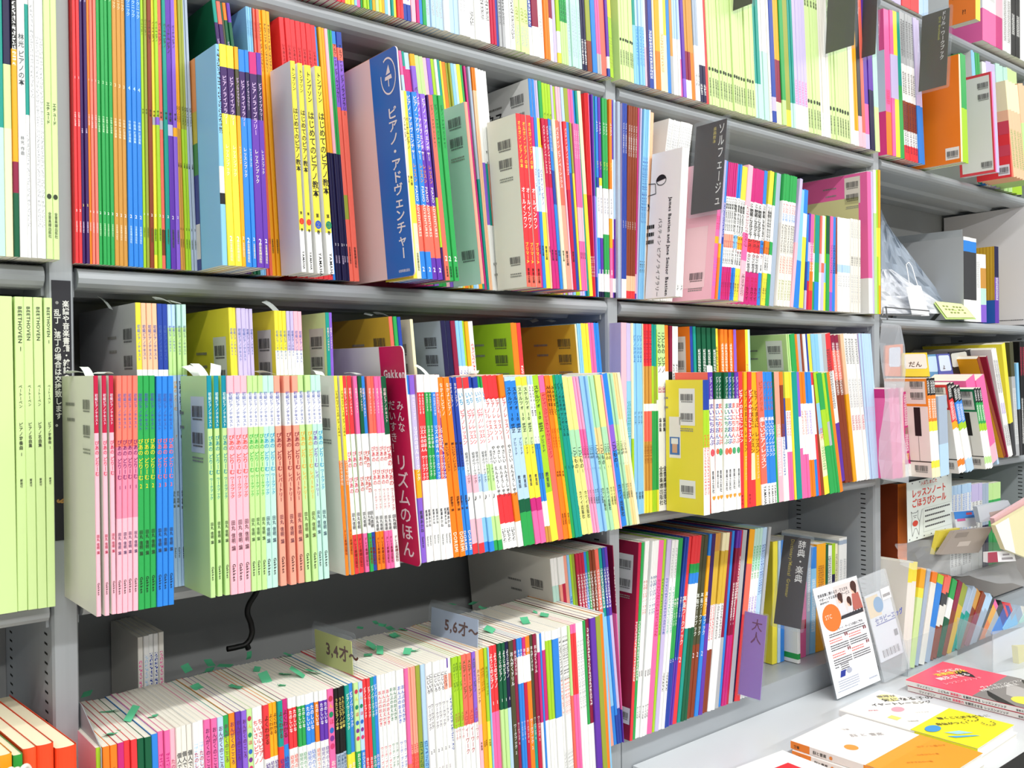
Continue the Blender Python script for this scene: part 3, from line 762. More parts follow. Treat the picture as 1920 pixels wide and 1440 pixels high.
    row('piano_album', 'album', 'near bay, third-row back', ZC, -.036, [
        (0, 'wh', dict(t=825, yt=600, s=-.1)), (2, 'nv/wh.36|vi.4-.9;c=gb', dict(id='g1', t=843, yt=600, c='navy and white', h=.3)), (1, 'mr/wh.4', dict(t=851.7, yt=600)), (2, 'sk/wh.2|db.22-.6,re.65-.9', dict(t=865, yt=600, c='sky blue and white')), (1, 'li/wh.2|db.22-.6,re.65-.9', dict(t=870, yt=600)), (1, 'am/wh.2|db.22-.6,re.65-.9', dict(t=876.7, yt=601)), (1, 'wh|re.1-.4,bl.4-.6,re.7-.9', dict(t=885, yt=601)),
        (0, 'wh', dict(t=956, yt=604)), (2, 'oo|br.3-.9;c=li', dict(id='g2', t=969, yt=604)), (1, 're|wh.2-.8', dict(t=976.7, yt=604)), (0, 'wh', dict(t=1078, yt=606)), (1, 'cm;c=ry', dict(id='g3', t=1081, yt=606)), (2, 'sk', dict(t=1088, yt=605)), (3, 'ye/li.5', dict(t=1101.7, yt=605)), (2, 'pk', dict(t=1112, yt=604)), (2, 'bl/sk.5', dict(t=1123.5, yt=604)),
    ], h=.304, d=.2)
    # ---- middle bay, third row
    row('lesson_book', 'lesson book', 'middle bay, third row', ZC, -.025, [
        (0, 'wh', dict(b=1165)), (1, 'lp/pk.5;c=la', dict(b=1176, t=1176, yt=605)), (2, 'la/sk.3|te.4-.6', dict(b=1186, t=1184, yt=606)), (1, 'cm/li.6', dict(b=1190, t=1187.5, yt=606)), (3, 'sk', dict(b=1207.6, t=1203, yt=607, T='pn', s=-.006)), (1, 'cm', dict(b=1209, t=1206, yt=607)),
        (5, 're/tn.22/wh.42/co.46/tn.62/ye.88|mr.03-.2,br.64-.74', dict(b=1223, t=1221, yt=608, c='red and amber banded')), (1, 'te/li.22/wh.42/gr.46/li.88', dict(b=1227, t=1224.5, yt=608)), (1, 'te/ol.22/wh.42/gr.46/li.88', dict(b=1232, t=1230.5, yt=609)), (1, 'li/wh.4/gr.46/ye.88', dict(b=1235, t=1233, yt=609)),
        (2, 'lg/wh.22', dict(b=1251, t=1246, yt=609, T='pw', c='light green and white')), (1, 'oo/wh.25', dict(b=1257, t=1252, yt=610)), (2, 'mr/bk.25/cm.6', dict(b=1262, t=1261, yt=611)), (2, 'wh/re.45/co.6|dk.2-.4', dict(b=1273, t=1272, yt=612, c='white and red flamed')),
        (0, 'wh', dict(b=1321, t=1319.5, yt=712, Y=-.104)), (2, 'db/li.22/wh.5|re.4-.85;c=ye', dict(id='yel', b=1333, t=1331, yt=712, d=.075, c='thin blue multicoloured')),
        (0, 'wh', dict(b=1334, t=1328, yt=698, Y=-.098, d=.066)), (1, 'pu/wh.19;c=co', dict(b=1342.8, t=1336, yt=698, T='m1')), (1, 'dg/wh.19', dict(b=1349.6, t=1346.7, yt=698, T='m2')), (1, 'dg/wh.19;c=ye', dict(b=1358, t=1354.4, yt=698, T='m3')), (1, 'dg/wh.19', dict(b=1366, t=1365, yt=698, T='m4')), (1, 'db/wh.19', dict(b=1374, t=1373, yt=698, T='m2')), (1, 'dg/wh.19', dict(b=1381.7, t=1378.8, yt=698, T='m3')), (1, 'pu/wh.19', dict(b=1389, t=1383.6, yt=698, T='m3')),
        (1, 're', dict(b=1397, t=1393, yt=697, T='re1', c='scarlet')), (1, 'am', dict(b=1403, t=1402, yt=697, T='ry1')), (1, 're', dict(b=1410, t=1410, yt=697, T='re1')), (1, 'am/cm.6/re.8', dict(b=1419, t=1413, yt=698, T='ry1')), (1, 'am', dict(b=1429, t=1422.5, yt=698, T='ry1', c='deep amber')),
        (1, 'co/wh.84', dict(b=1440, t=1429, yt=697, T='tr')), (3, 'bl/wh.84', dict(b=1458.8, t=1448, yt=697, T='tr', c='blue and white-footed')), (1, 'dg/gr.4', dict(b=1462, t=1452, yt=697)),
        (1, 'so/lp.5|wh.4-.8', dict(b=1471, t=1461.6, yt=697)), (1, 'oo/br.1/wh.5|db.4-.8', dict(b=1477, t=1468, yt=697)), (1, 'ol/db.2/wh.6', dict(b=1482, t=1471, yt=697)), (2, 'ye/am.2/wh.3/pk.62|re.31-.5', dict(b=1490.6, t=1480, yt=697)), (1, 'ye', dict(b=1494, t=1483, yt=697)), (1, 'te', dict(b=1503.8, t=1492.5, yt=697)),
        (1, 'vi/wh.35/pk.6', dict(b=1510, t=1497, yt=697)), (2, 'oo/wh.25/pk.65|co.3-.5', dict(b=1520, t=1507.5, yt=697, c='orange and pink')), (2, 'bl/wh.25/oo.7|vi.3-.5', dict(b=1531, t=1518, yt=697, c='blue and orange')), (1, 'bl/wh.25/bl.7', dict(b=1536.6, t=1520.6, yt=697)), (1, 're/wh.1/re.5', dict(b=1541, t=1524, yt=697)), (1, 'br', dict(b=1547, t=1528, yt=697)),
        (1, 'li/sk.25/cm.5/ye.85|re.45-.55,gr.6-.8', dict(b=1556, t=1533.8, yt=696)), (2, 'gr/li.3/gr.6', dict(b=1567, t=1541, yt=696)), (1, 'li/gy.4/gr.6', dict(b=1572, t=1546, yt=696)), (1, 'gr', dict(b=1576, t=1549.7, yt=695)), (1, 'oo', dict(b=1581.6, t=1555, yt=694)),
        (0, 'wh', dict(t=1474, yt=625, Y=-.03, s=-.12, h=.29, d=.2)), (3, 'lg;c=lg', dict(t=1480, yt=625, id='lgb', s=-.12, h=.29, d=.2)), (1, 'gr', dict(t=1489, yt=625)), (1, 'oo', dict(t=1493, yt=625)), (1, 'gb', dict(t=1499, yt=625)), (1, 'br', dict(t=1504, yt=625)), (1, 'wh', dict(t=1509, yt=625)), (1, 'db', dict(t=1514, yt=625)), (1, 'ye', dict(t=1520, yt=625)), (2, 'sk', dict(t=1533, yt=625)), (1, 'lb', dict(t=1540, yt=625)), (1, 'gy', dict(t=1548, yt=625)),
        (1, 're/wh.25/pu.6|dk.1-.5', dict(t=1557, yt=625, b=1586)), (2, 'mr/co.1/br.3|wh.05-.4', dict(t=1571, yt=625, b=1600)), (1, 'pe/am.4', dict(t=1580, yt=624, b=1606)), (4, 'wh|dk.03-.2,gy.3-.5,cr.55-.65', dict(t=1606, yt=624, b=1631, c='white printed')), (6, 'lb|la.5-.6;c=la', dict(t=1633, yt=624, b=1653.5, c='pale blue-white')),
    ], h=.29)
    row('piano_solo_book', 'solo book', 'middle bay, third-row back', ZC, -.03, [
        (0, 'wh', dict(t=1294, yt=612, s=-.03)), (1, 'db/wh.5;c=oo', dict(id='o1', t=1299, yt=612, h=.3)), (1, 'te/lb.5', dict(t=1304, yt=612)), (2, 'dg|wh.12-.8', dict(t=1323, yt=614, tf=.8, c='deep bottle green')), (2, 'dg|wh.12-.8', dict(t=1341, yt=615, tf=.8, c='bottle green')), (1, 'ye|bk.1-.6', dict(t=1347, yt=616)), (3, 'oo|wh.08-.8', dict(t=1374, yt=618, tf=.7, c='orange')), (1, 'vi;c=oo', dict(t=1379, yt=618)), (0, 'wh', dict(t=1397, yt=618)), (1, 'ye|co.2-.8;c=oo', dict(t=1402, yt=618)), (1, 'mt', dict(t=1407, yt=618)),
    ], h=.3, d=.2)
    # ---- near bay, bottom row: short songbooks whose page tops show
    Y0, Y1 = -.062, -.107
    def yy(t): return Y0+(Y1-Y0)*(t-180)/950
    S = [(1, 'li|dg.1-.3;c=lp', 191.8, 1401), (2, 'oo|br.1-.4', 219.5, 1395), (1, 'ma', 232, 1391), (2, 're', 256.7, 1385, 'hi', 'cherry red'), (2, 'dg', 283.6, 1380, 'hi'), (1, 'bl', 296, 1375, 'hi'), (2, 'pk|ma.1-.5', 318, 1368), (1, 'lp', 329, 1366, 'kc'),
         (3, 'ow', 360, 1357, 'kg', 'white and black-lettered'), (2, 'wh|lb.1-.5', 382, 1350, 'kc', 'white and blue-lettered'), (2, 'pk/oo.35', 406, 1345, 'ti', 'pink and orange'), (1, 'lb/db.35', 417.8, 1343, 'ti'), (1, 'gr/li.1/dg.35', 428.4, 1340, 'ti'), (1, 'oo/am.1/oo.35', 440, 1336, 'ti'), (1, 'pu/ma.35', 451, 1333, 'ti'), (1, 'vi/pu.35', 461.5, 1331, 'ti'),
         (1, 'lg/gr.35', 472, 1328, 'gd'), (2, 'wh', 492, 1323, 'tb', 'white with red letters'), (1, 're/wh.26', 503, 1320, 'yo'), (2, 'am/wh.26', 519, 1316, 'yo'), (1, 'te/re.22', 529, 1313, 'yo'), (1, 'ma/bl.22', 539.5, 1310, 'yo'), (2, 'wh/re.05/wh.25', 556, 1306, 'f1', 'white and red-pill'), (2, 'wh/gr.05/wh.25', 571, 1302, 'f2', 'white and green-pill'),
         (2, 'wh/bl.05/wh.25', 589, 1298, 'f3', 'white and blue-pill'), (1, 'wh/oo.05/wh.25', 597, 1296, 'f4'), (2, 'wh/pu.05/wh.25', 612.7, 1292, 'f5', 'white and purple-pill'), (1, 'pk', 624.5, 1290, 'gd'), (3, 'bk/gb.33', 645.8, 1286, 'bk', 'black and gold-lettered'), (1, 'te/ye.35/te.5', 654, 1284, 'rd2'), (1, 'bl/ye.35/bl.5', 662, 1281, 'rd2'), (1, 'lg/gr.35', 671, 1279, 'gd', 'dotted light green'), (1, 'lb/bl.35', 679.3, 1277, 'gd'),
         (2, 're', 693, 1271, 'rd2'), (1, 'te/dg.5', 700, 1269, 'rd2'), (1, 'bl', 707, 1268, 'rd2'), (3, 'wh/lp.6', 728.8, 1262, 'o1', 'white with crimson letters'), (2, 'wh/lp.6', 742.4, 1258, 'o2', 'white with green letters'), (2, 'wh/lp.6', 757.5, 1254, 'o3', 'white with blue letters'), (1, 'pk/co.5', 764, 1252), (3, 'so/co.45|re.4-.7', 779, 1249), (1, 'ol|dg.4-.8', 787.5, 1247), (1, 'lb/sk.4|db.4-.8', 795.7, 1245),
         (5, 'wh', 831, 1236, 'ni', 'white with grey letters'), (1, 'wh/so.08/wh.16', 837, 1235, 'ni'), (1, 'pu/wh.05', 840, 1234), (1, 'wh/so.08/wh.16|db.2-.5', 846, 1233), (3, 'li/wh.38', 864, 1229, 'me', 'lime and white'), (2, 'co/wh.38', 883, 1224, 'me'), (1, 'vi/wh.38', 890, 1221, 'me'), (1, 'pe/lp.4', 897, 1219, 'mo'), (2, 'am', 907, 1216, 'mo'), (1, 'li/ye.4', 913, 1214, 'mo'), (1, 'sk', 916, 1213),
         (2, 're/pk.36', 932, 1209, 'yp', 'red and pink'), (2, 'dg/lg.36', 945.6, 1204, 'yp', 'dark and light green'), (1, 'nv/lb.36', 952, 1202, 'yp'), (1, 'do', 960.7, 1200, 'on'), (1, 'mr', 967, 1198, 'on'), (2, 'bl/wh.1/bl.25', 977.5, 1195, 'on'), (1, 'ma/wh.1/cr.25', 984, 1194, 'on'), (1, 'oo/wh.1/oo.25', 992.7, 1192, 'on'), (1, 'do/te.5', 999, 1190, 'on'), (1, 'mr/cr.5', 1006, 1188, 'on'),
         (1, 'wh/ma.1/wh.5', 1011, 1188), (1, 'bl', 1014.5, 1187), (1, 'wh/ma.1/wh.5', 1021, 1184), (2, 'wh/li.05/wh.5', 1033, 1182), (1, 'wh/bl.05/wh.5', 1045, 1179), (6, 'wh|dk.05-.3,co.3-.5,gy.7-.9', 1064, 1173, None, 'white small-print'), (1, 'lg/co.4', 1068, 1172), (2, 'pk/re.05/pk.4', 1078.5, 1169), (3, 'wh|gy.1-.5', 1093.6, 1165), (1, 'gr/wh.6', 1098.6, 1163), (1, 'mr/wh.6|wh.05-.5', 1105, 1160), (1, 'pu', 1115, 1157), (1, 'ol', 1124, 1154), (1, 'oo', 1130.6, 1151), (1, 'sk', 1134.5, 1149)]
    sg = [(0, 'wh', dict(t=180, Y=yy(180), h=.216, s=-.01))]
    for q in S:
        f = (q[2]-180)/950
        o = dict(t=q[2], yt=q[3], Y=yy(q[2]), s=-.01-.05*f)
        if len(q) > 4 and q[4]: o['T'] = q[4]
        if len(q) > 5: o['c'] = q[5]
        sg.append((q[0], q[1], o))
    row('songbook', 'songbook', 'near bay, bottom row', ZD, Y0, sg, h=.216, d=.15, xmax=.689)
    row('piano_course_book', 'course book', 'near bay, bottom row', ZD, -.012, [
        (0, 'wh', dict(t=1031, yt=1046, s=-.1, h=.308)), (2, 'wh/mt.13/wh.5;c=ow', dict(id='d1', t=1043.5, yt=1044, h=.308)), (1, 'wh/so.13/wh.5', dict(t=1049, yt=1042.5)), (1, 'wh/cr.13/wh.5', dict(t=1056, yt=1041)), (1, 'so/lp.3', dict(t=1063, yt=1040)), (1, 'sk|db.2-.5', dict(t=1068, yt=1039)), (1, 'li/ye.5', dict(t=1072.6, yt=1038)), (1, 'ol/pe.4', dict(t=1077.8, yt=1037)),
        (3, 'cr/ma.34|wh.1-.3', dict(t=1093.4, yt=1034, c='crimson and magenta')), (1, 'bl/sk.34|wh.1-.3', dict(t=1098.6, yt=1033)), (1, 'gr/te.34|wh.1-.3', dict(t=1103.8, yt=1032)), (2, 'br/tn.34|wh.1-.3', dict(t=1115, yt=1029)), (1, 'co/so.34|wh.1-.3', dict(t=1122, yt=1028)), (1, 'te/sk.34/bl.8|wh.1-.3', dict(t=1128, yt=1026)), (1, 'db/bl.34/db.85|wh.1-.3', dict(t=1133, yt=1025)),
        (1, 'pu/la.34/db.82|wh.1-.3', dict(t=1138.4, yt=1024)), (1, 'mr/pk.34/pu.83|wh.1-.3', dict(t=1145, yt=1022, b=1166)),
    ], h=.308, d=.2)
    # ---- near bay bottom row, thin white books at the back
    row('white_workbook', 'white workbook', 'near bay, bottom row', ZD, .1, [
        (0, 'wh', dict(t=258.5, yt=1194, s=0)), (1, 'ow|pk.1-.35;c=ow', dict(t=268.5, yt=1194, id='wwb')), (1, 'wh|lb.08-.3,gy.32-.4', dict(t=279, yt=1191)), (2, 'wh|db.08-.3,nv.33-.4', dict(t=297, yt=1187, c='blue-lettered')), (1, 'ow|pk.08-.4', dict(t=307, yt=1184)),
    ], h=.27, d=.1)
    # ---- middle bay, bottom row
    row('theory_workbook', 'theory book', 'middle bay, bottom row', ZD, -.015, [
        (0, 'wh', dict(b=1180)), (1, 'cr/re.5|wh.4-.7;c=mr', dict(id='mar', b=1185.5, t=1202.5, yt=1015)), (1, 'gr|wh.4-.7', dict(b=1190.7, t=1208.5, yt=1015)), (2, 'wh', dict(b=1199, t=1219, yt=1012, T='wk', c='white with red letters')), (3, 'wh', dict(b=1213, t=1236.8, yt=1010, T='wb', c='white with blue letters')),
        (1, 'pk|cr.2-.5', dict(b=1222.6, t=1246, yt=1009)), (1, 'li|dg.2-.5', dict(b=1227, t=1250, yt=1008)), (1, 'la|db.2-.5', dict(b=1234.4, t=1259, yt=1008)), (2, 'wh|gy.04-.2,te.25-.5,bk.7-.8', dict(b=1245, t=1272, yt=1008)), (2, 'gr/db.64', dict(b=1254.5, t=1281.7, yt=1005, T='wf')), (2, 'db/pu.66', dict(b=1261.6, t=1294, yt=1002, T='wf')), (1, 're', dict(b=1269.8, t=1299, yt=1001, T='wf')),
        (1, 're/gr.15/bl.2/wh.26/te.5', dict(b=1276, t=1306, yt=1000)), (2, 're/gr.15/bl.2/wh.26/dg.5', dict(b=1287.6, t=1316, yt=999, c='rainbow-topped red')), (2, 'do/br.6', dict(b=1301.7, t=1330, yt=998, T='wf')), (1, 'bl/am.12/bl.45', dict(b=1308.8, t=1338, yt=996, T='wf')), (1, 'dp/pu.5', dict(b=1316, t=1342, yt=996)),
        (2, 'tn/ry.1/wh.4/br.65|re.4-.6', dict(b=1326.5, t=1353, yt=995, c='gold and white')), (2, 'cm/ry.1/wh.4|dk.4-.6', dict(b=1339.5, t=1369, yt=993)), (1, 'mr/gy.6', dict(b=1347.8, t=1374, yt=992)), (1, 'bl', dict(b=1352.5, t=1380, yt=991)), (2, 'pu/mr.1/ma.6|wh.3-.5', dict(b=1361, t=1391, yt=989, T='ow')), (1, 'cr|wh.15-.4', dict(b=1365.5, t=1394, yt=989)), (1, 'gy', dict(b=1373.8, t=1402, yt=988)), (1, 'nv', dict(b=1377, t=1408, yt=987)),
        (1, 'am/co.2/re.5', dict(b=1387, t=1416, yt=986)), (3, 'mt/wh.25|gr.1-.3,vi.4-.6', dict(b=1402, t=1432, yt=984, c='mint and white')), (2, 'lb|db.1-.4', dict(b=1412, t=1441, yt=983)), (1, 'gy', dict(b=1417, t=1447, yt=982)),
        # dictionaries past the brown sign, lower and further back
        (0, 'wh', dict(b=1449, Y=.06)), (1, 'ye', dict(b=1458, s=.02, h=.24, d=.13)), (1, 'lb', dict(b=1463)), (1, 'bl', dict(b=1470)), (0, 'wh', dict(b=1497, Y=.03)), (1, 'wh/nv.35/wh.45/gr.9/wh.96', dict(b=1502, h=.19, s=0, d=.14, c='thick white boxed')), (1, 'pk/cr.5/pk.62', dict(b=1511, Y=.05, h=.15, t=1512, c='short pink')), (1, 'gb|wh.2-.6', dict(b=1519, t=1524, yt=1022)), (1, 'bl/sk.2|wh.3-.8', dict(b=1529, t=1532, yt=1024)),
        (1, 'am|br.2-.5', dict(b=1546, t=1548, yt=1017, c='thick golden')), (1, 'dg', dict(b=1551, t=1553, yt=1020)), (1, 'wh|dk.1-.6', dict(b=1560, t=1560, yt=1022)), (1, 'li/nv.3/ye.5', dict(b=1566, t=1567, yt=1018)), (1, 'cm|dk.1-.6', dict(b=1571, t=1572, yt=1019)), (2, 'wh/gb.02/wh.06|gy.2-.6', dict(b=1586, t=1588, yt=1006)),
    ], h=.3, d=.2)
    # ---- near bay, top row (only the lower part of the books is in the picture)
    row('score_album', 'score', 'near bay, top row', ZA, -.017, [
        (0, 'wh', dict(b=560, s=-.05)), (4, 'lb/re.9', dict(b=596)), (3, 'wh/ma.85', dict(b=634)), (2, 're', dict(b=648.4)), (3, 'ye', dict(b=664.5)), (1, 'sk', dict(b=669.6)), (1, 'pk', dict(b=677.6)), (1, 'gr', dict(b=681)), (3, 'ye/li.8|ol.7-.95', dict(b=693)), (1, 'te', dict(b=698.8)), (1, 'am', dict(b=704.6)), (1, 'lg', dict(b=711)), (1, 'ye', dict(b=716)), (1, 'am|br.7-.9', dict(b=722)), (1, 'sk', dict(b=728.6)),
        (1, 'lp/wh.8', dict(b=734.5)), (1, 'gr/te.8', dict(b=739)), (1, 'ye', dict(b=745.4)), (2, 'so/re.9|cr.85-.95', dict(b=757.8)), (2, 'wh/db.93|vi.8-.92', dict(b=772.4, c='white and blue-footed')), (1, 'pk/lp.8', dict(b=781)), (1, 'ma', dict(b=787)), (1, 'bl', dict(b=793.5)), (1, 'lg/gr.8', dict(b=801)), (4, 'lb|dk.75-.84,gy.88-.95', dict(b=833, c='pale blue-white')), (2, 'ow/wh.8', dict(b=845)), (2, 'lb|bl.75-.85', dict(b=862)), (2, 'wh|gy.8-.9', dict(b=874.5, c='plain white')), (1, 'wh', dict(b=882.5)),
        (1, 'wh|dk.88-.94', dict(b=892.4)), (1, 'wh', dict(b=902.6, c='thick white')), (2, 'wh|dk.75-.9', dict(b=921.6, c='black-lettered white')), (2, 're/cr.5', dict(b=932, c='crimson-red', s=-.057)), (1, 'db', dict(b=937.6)), (2, 'gy|dk.7-.9', dict(b=949)), (1, 'wh', dict(b=958.8, c='clean white')), (1, 'wh|dk.75-.95', dict(b=967.5)), (3, 'pg|ol.8-.86,gy.88-.97', dict(b=994.5, c='pale green')), (1, 'db/wh.87|wh.7-.86', dict(b=1001)), (1, 'mr/wh.86', dict(b=1013.4)),
        (1, 'wh|gy.8-.9', dict(b=1023, c='wide white')), (2, 'am/oo.7', dict(b=1033)), (2, 'mr/wh.8|wh.88-.97', dict(b=1041)), (1, 'la', dict(b=1047)), (1, 'li/wh.85/ye.95', dict(b=1053.5)), (3, 'gr/lg.8|dg.7-.8', dict(b=1067.4)), (4, 'lb/mt.5|gb.7-.95', dict(b=1093, c='ice blue')), (2, 'pu/nv.6|wh.85-.97', dict(b=1103)), (1, 'ol/br.85', dict(b=1112)), (1, 'bl', dict(b=1120.6)), (2, 'pk/gy.9', dict(b=1129)), (1, 'co', dict(b=1139)), (1, 'pu/wh.9/db.96', dict(b=1144)), (2, 'ye/li.7|ol.8-.95', dict(b=1152)),
    ], h=.304, d=.2)
    row('score_volume', 'score', 'middle bay, top row', ZA, -.02, [
        (0, 'wh', dict(b=1163, s=-.04)), (6, 'pg', dict(b=1191, T='z', c='pale green')), (1, 'te/sk.7', dict(b=1196)), (3, 'lb/sk.7|bl.7-.9', dict(b=1210)), (1, 'wh/lp.8', dict(b=1213.6)), (1, 'dp', dict(b=1219.5)), (1, 'db|wh.7-.95', dict(b=1227.5)), (1, 'cm/wh.9', dict(b=1231)), (1, 'am/oo.8', dict(b=1240)), (1, 'cm|tn.7-.9', dict(b=1248)), (1, 'ye/cm.7', dict(b=1253.7)), (1, 'bl', dict(b=1260)), (1, 'tn/gy.8', dict(b=1265.4)), (3, 'lb/wh.7', dict(b=1277)),
        (1, 'la/pk.8', dict(b=1282, s=-.06)), (1, 'pu/vi.9', dict(b=1288)), (2, 'tn/mr.75/wh.9', dict(b=1298)), (1, 'tn/oo.75', dict(b=1305)), (2, 'gb/wh.7|dk.85-.92', dict(b=1313.5)), (2, 'wh/nv.8|wh.9-.96', dict(b=1325, c='white and navy')), (1, 're', dict(b=1331)), (17, 'pg', dict(b=1415.6, T='z', c='pale lime')), (1, 'pg|gy.6-.8', dict(b=1418)),
        (2, 'te/mt.8', dict(b=1430)), (3, 'wh/mt.6', dict(b=1444.7)), (1, 'ow|gy.8-.95', dict(b=1449)), (1, 'db/la.85/db.93', dict(b=1456.9)), (2, 'am/mr.62/cm.87', dict(b=1468)), (1, 'gr/lg.85', dict(b=1475)), (1, 'ol/ye.9', dict(b=1484.6)), (2, 'te/mt.85', dict(b=1492.8)), (4, 'la/wh.85|pk.7-.85', dict(b=1516.5)), (5, 'pg', dict(b=1540.8, T='z', c='lime white')), (4, 'ow/wh.85', dict(b=1557.8)), (7, 'pg', dict(b=1595, T='z', c='light lime')), (2, 'ow', dict(b=1603)), (2, 'am/wh.9', dict(b=1611)), (1, 'dk/lp.8', dict(b=1618)),
        (1, 'co/lp.9', dict(b=1624)), (1, 'pu/pk.7/la.9', dict(b=1633)), (2, 'pu/nv.6', dict(b=1642)), (2, 'mt/pg.7', dict(b=1650.5)),
    ], h=.304, d=.2)
    # ---- end bay on the left of the near post
    row('concert_score', 'score', 'end bay, second row', ZB, -.028, [
        (0, 'wh', dict(b=-6)), (1, 'te/mt.6', dict(b=11.7)), (1, 'nv/pg.4/cm.6', dict(b=27)), (1, 'bk/am.35/mr.7/dg.8|wh.2-.4', dict(b=37.5)), (1, 'wh', dict(b=52.5, T='hy')), (1, 'bl/wh.15/te.2/wh.55|gy.6-.9', dict(b=60)), (1, 'wh|gy.2-.5', dict(b=70)), (2, 'wh|gy.3-.9', dict(b=88, c='grey-lettered white')), (2, 'pg', dict(b=113, T='za')),
    ], h=.304, d=.2)
    row('sonata_volume', 'volume', 'end bay, third row', ZC, -.036, [
        (0, 'wh', dict(b=-60, t=-70)), (1, 'pg', dict(b=33.5, t=22.7, yt=556, T='bv2', c='thick pale green second')), (1, 'pg', dict(b=53, t=47, yt=556.5, T='bv1', c='pale green variations')), (2, 'pg', dict(b=88.5, t=79, yt=558, T='bv0', c='pale green piano-pieces')), (1, 'pg', dict(b=104, t=97, yt=559, T='bv1', c='rightmost pale green')),
    ], h=.304, d=.2)

# ------------------------------------------------------------------ the shelving
def polyx(mb, prof, x0, x1, mi=0):           # profile in (y, z), counter-clockwise seen from +x, run along x
    n = len(prof)
    mb.add([(x0, y, z) for y, z in prof]+[(x1, y, z) for y, z in prof],
           [tuple(range(n))[::-1], tuple(range(n, 2*n))]+[(i, (i+1) % n, n+(i+1) % n, n+i) for i in range(n)], mi)


W = .7955
DEP = .212
unit = tag(empty('shelving_unit', (.8, .1, 0)), 'grey steel shop shelving unit with rounded shelf fronts, full of music books', 'shelving')
unit_inv = Vector((-.8, -.1, ZO))


def part(mb, name, mats, parent=None):
    o = mb.obj(name, mats, parent or unit)
    if parent is None:
        o.location = unit_inv
    return o


def build_shelving():
    ztop, zbot = .86, -.75
    slotm = mat('0a0a0a', .9)
    for k in range(-1, 5):
        x = k*W
        mb = MB()
        # hollow post: front face with folded sides, thin panel running back
        mb.prism([(x-.0125, .004), (x-.0105, 0), (x+.0105, 0), (x+.0125, .004), (x+.0125, DEP), (x-.0125, DEP)], zbot, ztop)
        p = part(mb, 'upright', [STEEL])
        if 0 <= k <= 3:
            sm = MB()
            for side in (-1, 1):
                xx = x+side*.0127
                for yc in (.0262, .1817):
                    for i in range(142):
                        z = ztop-.02-.01*i
                        sm.box(min(xx, xx-side*.0004), max(xx, xx-side*.0004), yc-.0055, yc+.0055, z-.0011, z+.0011)
            s = sm.obj('slot_row', [slotm], p)
            s['kind'] = 'stuff'
    for k in range(-1, 4):
        x0, x1 = k*W+.0128, (k+1)*W-.0128
        mb = MB()
        mb.box(x0, x1, DEP-.004, DEP, zbot, ztop)
        part(mb, 'back_panel', [BACKM])
        for zt in (.775, .438, .104, -.2305):
            mb = MB()
            prof = [(.004, 0), (-.0045, -.002), (-.009, -.0068), (-.0105, -.0115), (-.009, -.0165), (-.0045, -.0205), (.004, -.0225), (.03, -.0225), (.032, -.0165), (.075, -.0165), (.08, -.024), (.115, -.024), (.12, -.0165), (.16, -.0165), (.165, -.022), (.2, -.022), (DEP-.0045, -.012), (DEP-.0045, 0)]
            prof = [(y+.006, z+zt) for y, z in prof]
            polyx(mb, prof[::-1], x0+.003, x1-.003)
            o = part(mb, 'shelf', [STEEL])
            o.data.shade_flat()
            cb = MB()
            for xx in (x0, x1-.0028):
                cb.box(xx, xx+.0028, .012, DEP-.006, zt-.03, zt-.004)
            cb.obj('shelf_bracket', [STEEL], o)
        mb = MB()
        mb.box(x0, x1, 0, DEP-.005, -.5945, -.5835)
        mb.box(x0, x1, 0, .012, -.75, -.5945)
        part(mb, 'base_shelf', [STEEL])
    # the black strip notice on the near post
    pos = [atY(96, 525, 0), atY(131, 527, 0), atY(139, 1010, 0), atY(106, 1013, 0)]
    z0, z1 = pos[0].z, pos[2].z
    xa, xb = -.0088, .009
    mb = MB()
    mb.box(0, xb-xa, -.0008, 0, z1, z0)
    st = mb.obj('notice_strip', [mat('23232a', .5)], None, (xa, -.0002, ZO))
    tag(st, 'narrow black notice strip with white vertical lettering stuck to the near post', 'notice')
    t = MB()
    vtext(t, '楽譜や音楽書籍・雑誌の返品・交換はご遠慮頂いております。', .0128, z0-.02, .0066, y=-.0011, bold=.02, stretch=1.12)
    vtext(t, '乱丁、落丁の場合は交換致します。', .0048, z0-.029, .0066, y=-.0011, bold=.02, stretch=1.12)
    vtext(t, '●', .0048, z0-.0205, .004, 1, y=-.0011)
    vtext(t, '§', .0088, z1+.042, .012, 2, y=-.0011, bold=.03)
    t.obj('lettering', [mat('e4e4e0', .5), mat('8a8a88', .5), mat('b88a4a', .5)], st)


# the sales counter in front of the middle and far bays
def build_counter():
    ob = tag(empty('sales_counter', (1.9, -.2, 0)), 'white display counter top running along in front of the shelves', 'counter')
    inv = Vector((-1.9, .2, ZO))
    mb = MB()
    mb.box(.83, 3.4, -.385, -.003, -.655, -.63)
    o = mb.obj('counter_top', [mat('d3d8dc', .3, 'white_laminate', spec=.5)], ob)
    o.location = inv
    mb = MB()
    mb.box(.83, 3.4, -.388, -.3853, -.657, -.629)
    mb.box(.85, 3.38, -.37, -.01, -ZO+.004, -.6552)
    o = mb.obj('counter_body', [mat('17181b', .5)], ob)
    o.location = inv


def build_room():
    mb = MB()
    mb.box(-4, 6.5, -4.5, .8, -.05, 0)
    f = mb.obj('floor', [steel('floor_vinyl', 'c9c6bd', .5)])
    f['kind'] = 'structure'
    mb = MB()
    mb.box(-4, 6.5, .3, .4, 0, 2.95)
    o = mb.obj('wall_back', [mat('e6e6e2', .8)])
    o['kind'] = 'structure'
    mb = MB()
    mb.box(-4, 6.5, -4.5, .4, 2.95, 3.0)
    o = mb.obj('ceiling', [mat('f0f0ee', .85)])
    o['kind'] = 'structure'


build_room()
build_shelving()
build_counter()
do_books()

